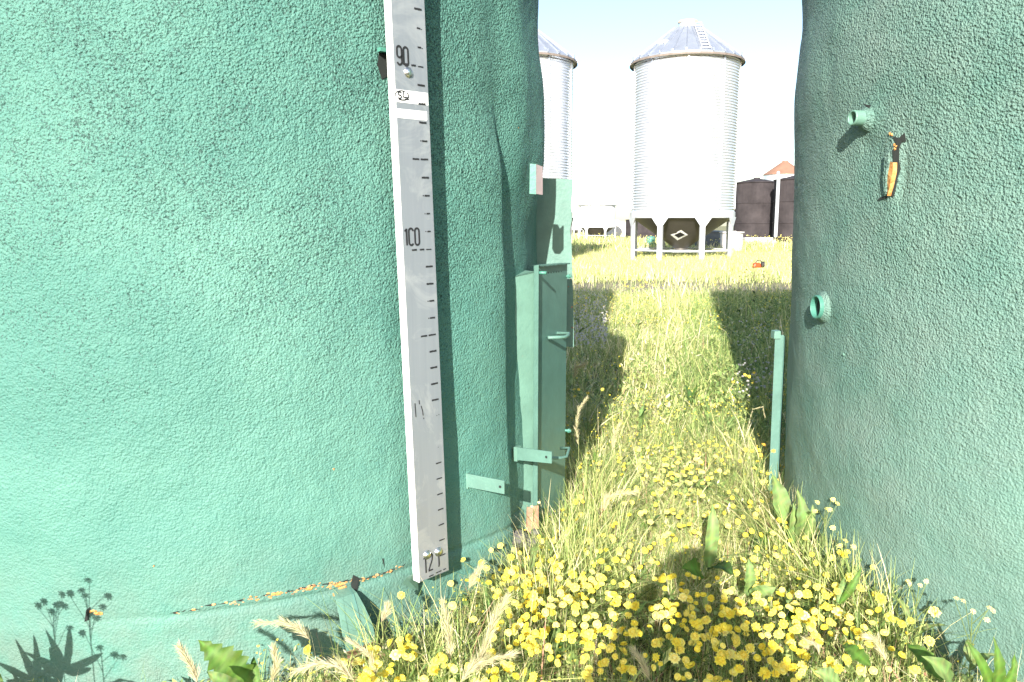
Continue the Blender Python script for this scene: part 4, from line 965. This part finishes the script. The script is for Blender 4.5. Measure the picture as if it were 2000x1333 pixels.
plant(at(1820, 1290, 2.0), [lf(1840, 1330, 1775, 1255, 1.95, 2.05, .028, GL, jag=.2), lf(1860, 1340, 1800, 1290, 1.9, 1.85, .03, PG), lf(1700, 1300, 1640, 1265, 1.9, 2.0, .022, GL, jag=.3), lf(1640, 1333, 1590, 1315, 1.8, 1.8, .024, PG, jag=.2)], 'leafy_weed', 'large light green leaves at the bottom right by the foot of the tank')
for i, (x, y, z, lbl) in enumerate(((1235, 1175, .12, 'low green rosette left of the head shadow'), (1265, 1060, .14, 'low rosette just above and left of the head shadow'), (1305, 1210, .13, 'low rosette touching the left shoulder of the cast shadow'),
        (1480, 1100, .15, 'low rosette right of the head shadow'), (1150, 800, .2, 'leafy rosette at the shade edge beside the steel box'), (1350, 790, .2, 'leafy rosette in the middle of the sunlit strip'), (1300, 1310, .12, 'leafy rosette at the bottom inside the cast shadow'),
        (1110, 880, .3, 'leafy clump wrapping the lower pin handle of the steel box'), (1160, 930, .2, 'leafy rosette right of the lower strap bracket'), (1540, 1220, .13, 'low rosette between the cast shadow and the right tank'), (1250, 840, .2, 'leafy rosette just above the far flower band'),
        (1420, 860, .18, 'leafy rosette above the right end of the far flower band'), (700, 1320, .1, 'small rosette under the curved foot lug'), (960, 1230, .12, 'small rosette between the gauge board and the dense flowers'), (1090, 1290, .12, 'small rosette at the bottom among the dense flowers'))):
    c0 = atz(x, y, z*.4); L = []
    for k_ in range(random.randint(3, 6)):
        a = random.uniform(0, 6.28); ln = random.uniform(.05, .12); L.append((c0, c0+Vector((math.cos(a)*ln, math.sin(a)*ln, random.uniform(.02, .10)+z*.4)), Vector((0, 0, 1)), random.uniform(.010, .022), random.choice((GL, PG, PG, DG)), dict(jag=random.choice((0, .1)))))
    plant(c0, L, 'rosette_weed', lbl, 'small rosette weeds')
# tall flowering stems
def tall_weed(root, h, nb, label, col=(.2, .26, .09), fl=(.9, .72, .1), fr=.012, lv_=4, spread=.12, name='tall_weed', group='tall flowering weeds', lw=.012, up0=.35):
    V, F_, C = [], [], []
    def stem(a, b, r):
        d = (b-a).normalized(); s_ = d.cross(Vector((.3, .5, .1))).normalized(); s2 = d.cross(s_); k = len(V)
        for q_, rr in ((a, r), (b, r*.7)):
            for j in range(3): an = 2*math.pi*j/3; V.append(tuple(q_+(s_*math.cos(an)+s2*math.sin(an))*rr)); C.append(col)
        for j in range(3): F_.append((k+j, k+(j+1) % 3, k+3+(j+1) % 3, k+3+j))
    o = empty(name, root); tag(o, label, 'weed', group); top = Vector((random.uniform(-.03, .03), 0, h)); stem(Vector((0, 0, 0)), top, .0024); tips = [top]
    for i in range(nb):
        t_ = random.uniform(up0, .95); a = random.uniform(0, 6.28); b = Vector((math.cos(a)*spread, math.sin(a)*spread, h*(1-t_)*.75+.04))*random.uniform(.6, 1); q_ = top*t_; stem(q_, q_+b, .0014); tips.append(q_+b)
    for i in range(lv_):
        t_ = random.uniform(.02, .6); a = random.uniform(0, 6.28); q_ = top*t_; leaf(V, F_, C, q_, q_+Vector((math.cos(a), math.sin(a), .5))*random.uniform(.06, .13), Vector((0, 0, 1)), lw, tuple(c*.8 for c in col))
    me = mesh_from('stem', V, F_, C, M['plant']); so = bpy.data.objects.new('stem', me); COL.objects.link(so); so.parent = o
    hm = mesh_from('blossom', *[(q_ if i_ != 2 else np.clip(q_/np.array([.95, .80, .085])*np.array(fl), 0, 1)) for i_, q_ in enumerate(head_arrays(fr, 2, 7, 4))], M['petal'])
    for tp in tips:
        for _ in range(1):
            b = bpy.data.objects.new('blossom', hm); COL.objects.link(b); b.parent = o; b.location = tp+Vector((random.gauss(0, .006), random.gauss(0, .006), random.gauss(0, .006))); b.rotation_euler = (random.uniform(.2, .9), random.uniform(-.4, .4), 0)
    return o
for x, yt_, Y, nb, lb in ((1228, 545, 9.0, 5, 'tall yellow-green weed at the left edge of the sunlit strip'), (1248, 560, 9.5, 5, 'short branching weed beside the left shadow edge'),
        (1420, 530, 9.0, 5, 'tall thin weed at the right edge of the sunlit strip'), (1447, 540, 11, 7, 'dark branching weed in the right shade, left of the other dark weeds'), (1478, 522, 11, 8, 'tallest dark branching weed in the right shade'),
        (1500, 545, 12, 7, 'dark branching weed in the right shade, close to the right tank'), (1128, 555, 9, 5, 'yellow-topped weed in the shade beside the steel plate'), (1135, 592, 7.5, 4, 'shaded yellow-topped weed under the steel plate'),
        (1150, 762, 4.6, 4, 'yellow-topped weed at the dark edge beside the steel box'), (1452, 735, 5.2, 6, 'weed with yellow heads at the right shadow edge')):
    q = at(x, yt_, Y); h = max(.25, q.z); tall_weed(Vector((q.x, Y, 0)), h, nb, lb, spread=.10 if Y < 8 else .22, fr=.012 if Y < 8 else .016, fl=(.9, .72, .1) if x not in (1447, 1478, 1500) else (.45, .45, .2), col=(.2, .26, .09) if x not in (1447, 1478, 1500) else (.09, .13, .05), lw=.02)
def near_weed(x, ytop, Y, nb, lb, **k):
    q = at(x, ytop, Y); tall_weed(Vector((q.x, Y, 0)), q.z, nb, lb, **k)
near_weed(1608, 990, 2.75, 5, 'pale flowering stem against the lower left side of the right tank', fl=(.9, .8, .25), fr=.011, spread=.06, up0=.7)
near_weed(1640, 1055, 2.6, 3, 'thin arching stem with cream heads beside the right tank', fl=(.9, .8, .25), fr=.012, spread=.05, up0=.7)
near_weed(1785, 1145, 2.3, 3, 'thin stem with a small cluster of yellow buds against the right tank', fl=(.9, .75, .3), fr=.009, spread=.04, up0=.7)
near_weed(1912, 1195, 2.02, 5, 'spindly weed at the lower right whose shadow falls on the tank', fl=(.8, .7, .3), fr=.009, spread=.05, up0=.6, lw=.014)
near_weed(1028, 995, 2.6, 1, 'thin stem with pale flowers in front of the rusted foot of the steel box', fl=(.9, .85, .4), fr=.006, spread=.03, up0=.85)
near_weed(1475, 885, 3.3, 4, 'small stem of orange-yellow buds at the foot of the steel strip', fl=(.8, .5, .08), fr=.012, spread=.06, up0=.6)
# weeds standing left of the view: they throw the leafy shadow on the left tank
for i, (x, y, h, nb) in enumerate(((100, 1195, 0, 7), (175, 1160, 0, 7), (205, 1265, 0, 3))):
    W = TL.pt(x, y); tp = W-SUN*.52
    tall_weed(Vector((tp.x, tp.y, 0)), tp.z, nb, ('bushy flowering weed standing just left of the view by the green wall', 'taller flowering weed just outside the view beside the green wall', 'small leafy weed just outside the view beside the green wall')[i], spread=.07, fr=.014, lv_=7, lw=.017, up0=.72)
for x, y in ((60, 1310), (120, 1290)):
    W = TL.pt(x, y); tp = W-SUN*.5; plant(Vector((tp.x, tp.y, .15)), [(Vector((tp.x, tp.y, tp.z-.04)), tp+Vector((a, .0, b)), Vector((0, -1, .2)), .0135, GL, {}) for a, b in ((.12, .035), (-.12, .03), (.09, -.03), (-.10, -.035), (.04, .11), (-.035, .10))], 'leafy_weed', 'broad-leaved weed left of the view casting '+('the lowest' if x == 60 else 'a wide')+' leaf shadow on the wall')
W = TR.pt(1838, 1265); tp = W-SUN*.45
plant(Vector((tp.x, tp.y, .2)), [(tp+Vector((0, 0, -.1)), tp+Vector((a, 0, b)), Vector((0, -1, .2)), .018, GL, {'jag': .15}) for a, b in ((-.02, .085), (.06, .03), (-.08, .08))], 'leafy_weed', 'broad-leaved weed near the bottom right casting a dark leaf shadow on the right tank')

# ------------------------------------------------------------------ the photographer, seen only as a shadow
def skin_body(name, joints, edges, mat, parent, sub=2):
    me = bpy.data.meshes.new(name); me.from_pydata([j[0] for j in joints], edges, []); me.materials.append(mat)
    o = bpy.data.objects.new(name, me); COL.objects.link(o); o.parent = parent
    s_ = o.modifiers.new('skin', 'SKIN'); s_.use_smooth_shade = True
    for i, j in enumerate(joints): me.skin_vertices[0].data[i].radius = j[1] if isinstance(j[1], tuple) else (j[1], j[1])
    me.skin_vertices[0].data[0].use_root = True
    m_ = o.modifiers.new('sub', 'SUBSURF'); m_.levels = sub; m_.render_levels = sub; return o
M['cloth'] = simple('dark_shirt', (.05, .06, .09), .9); M['skin'] = simple('skin', (.55, .33, .24), .5, 0, .05)
pr_ = empty('person', (-.01, -.34, -.03)); pr_.scale = (1, 1, .93); tag(pr_, 'person standing with both elbows out, holding a camera, seen as a shadow', 'person')
J = [((0, 0, .95), (.16, .11)), ((0, 0, 1.15), (.15, .105)), ((0, .01, 1.36), (.18, .105)), ((0, .02, 1.47), .06),
     ((0, .03, 1.56), (.075, .085)), ((0, .035, 1.64), (.085, .10)), ((0, .03, 1.71), (.06, .07)),
     ((-.18, .01, 1.39), .07), ((-.32, .05, 1.19), .055), ((-.12, .22, 1.49), .036), ((-.08, .245, 1.53), (.03, .022)),
     ((.18, .01, 1.39), .07), ((.32, .05, 1.19), .055), ((.10, .22, 1.49), .036), ((.055, .245, 1.53), (.03, .022)),
     ((-.10, 0, .86), .095), ((-.11, 0, .48), .06), ((-.12, -.02, .09), .042), ((-.13, .14, .04), .035),
     ((.10, 0, .86), .095), ((.11, 0, .48), .06), ((.12, -.02, .09), .042), ((.13, .14, .04), .035)]
E = [(0, 1), (1, 2), (2, 3), (3, 4), (4, 5), (5, 6), (2, 7), (7, 8), (8, 9), (9, 10), (2, 11), (11, 12), (12, 13), (13, 14), (0, 15), (15, 16), (16, 17), (17, 18), (0, 19), (19, 20), (20, 21), (21, 22)]
skin_body('body', J, E, M['cloth'], pr_)
for s_, hx in ((-1, -.08), (1, .055)):       # fingers closed on the camera
    for i in range(4):
        z = 1.515+.017*i; jj = [((hx, .25, z), .010), ((hx-s_*.0+s_*.0, .285, z), .009), ((hx-s_*.03, .298, z-.004), .008)]
        skin_body('finger', jj, [(0, 1), (1, 2)], M['skin'], pr_, 1)
    skin_body('thumb', [((hx, .24, 1.505), .011), ((hx-s_*.025, .238, 1.52), .009)], [(0, 1)], M['skin'], pr_, 1)
m = MB(); m.lathe([(.05, -.02), (.098, .0), (.10, .03), (.085, .075), (.05, .10), (.001, .108)], 20, (0, .02, 1.645)); m.build('hair', M['rubber'], pr_, smooth=True)
cm = empty('compact_camera', (0, -.035, 1.40)); tag(cm, 'small black camera held up between both hands of the person', 'camera')
m = MB(); m.box((0, -.015, .03), .115, .028, .066); m.build('camera_body', M['rubber'], cm, bevel=.005)
m = MB(); m.tube([(0, 0, .03), (0, .018, .03)], .024, 20); m.build('lens', M['black'], cm)
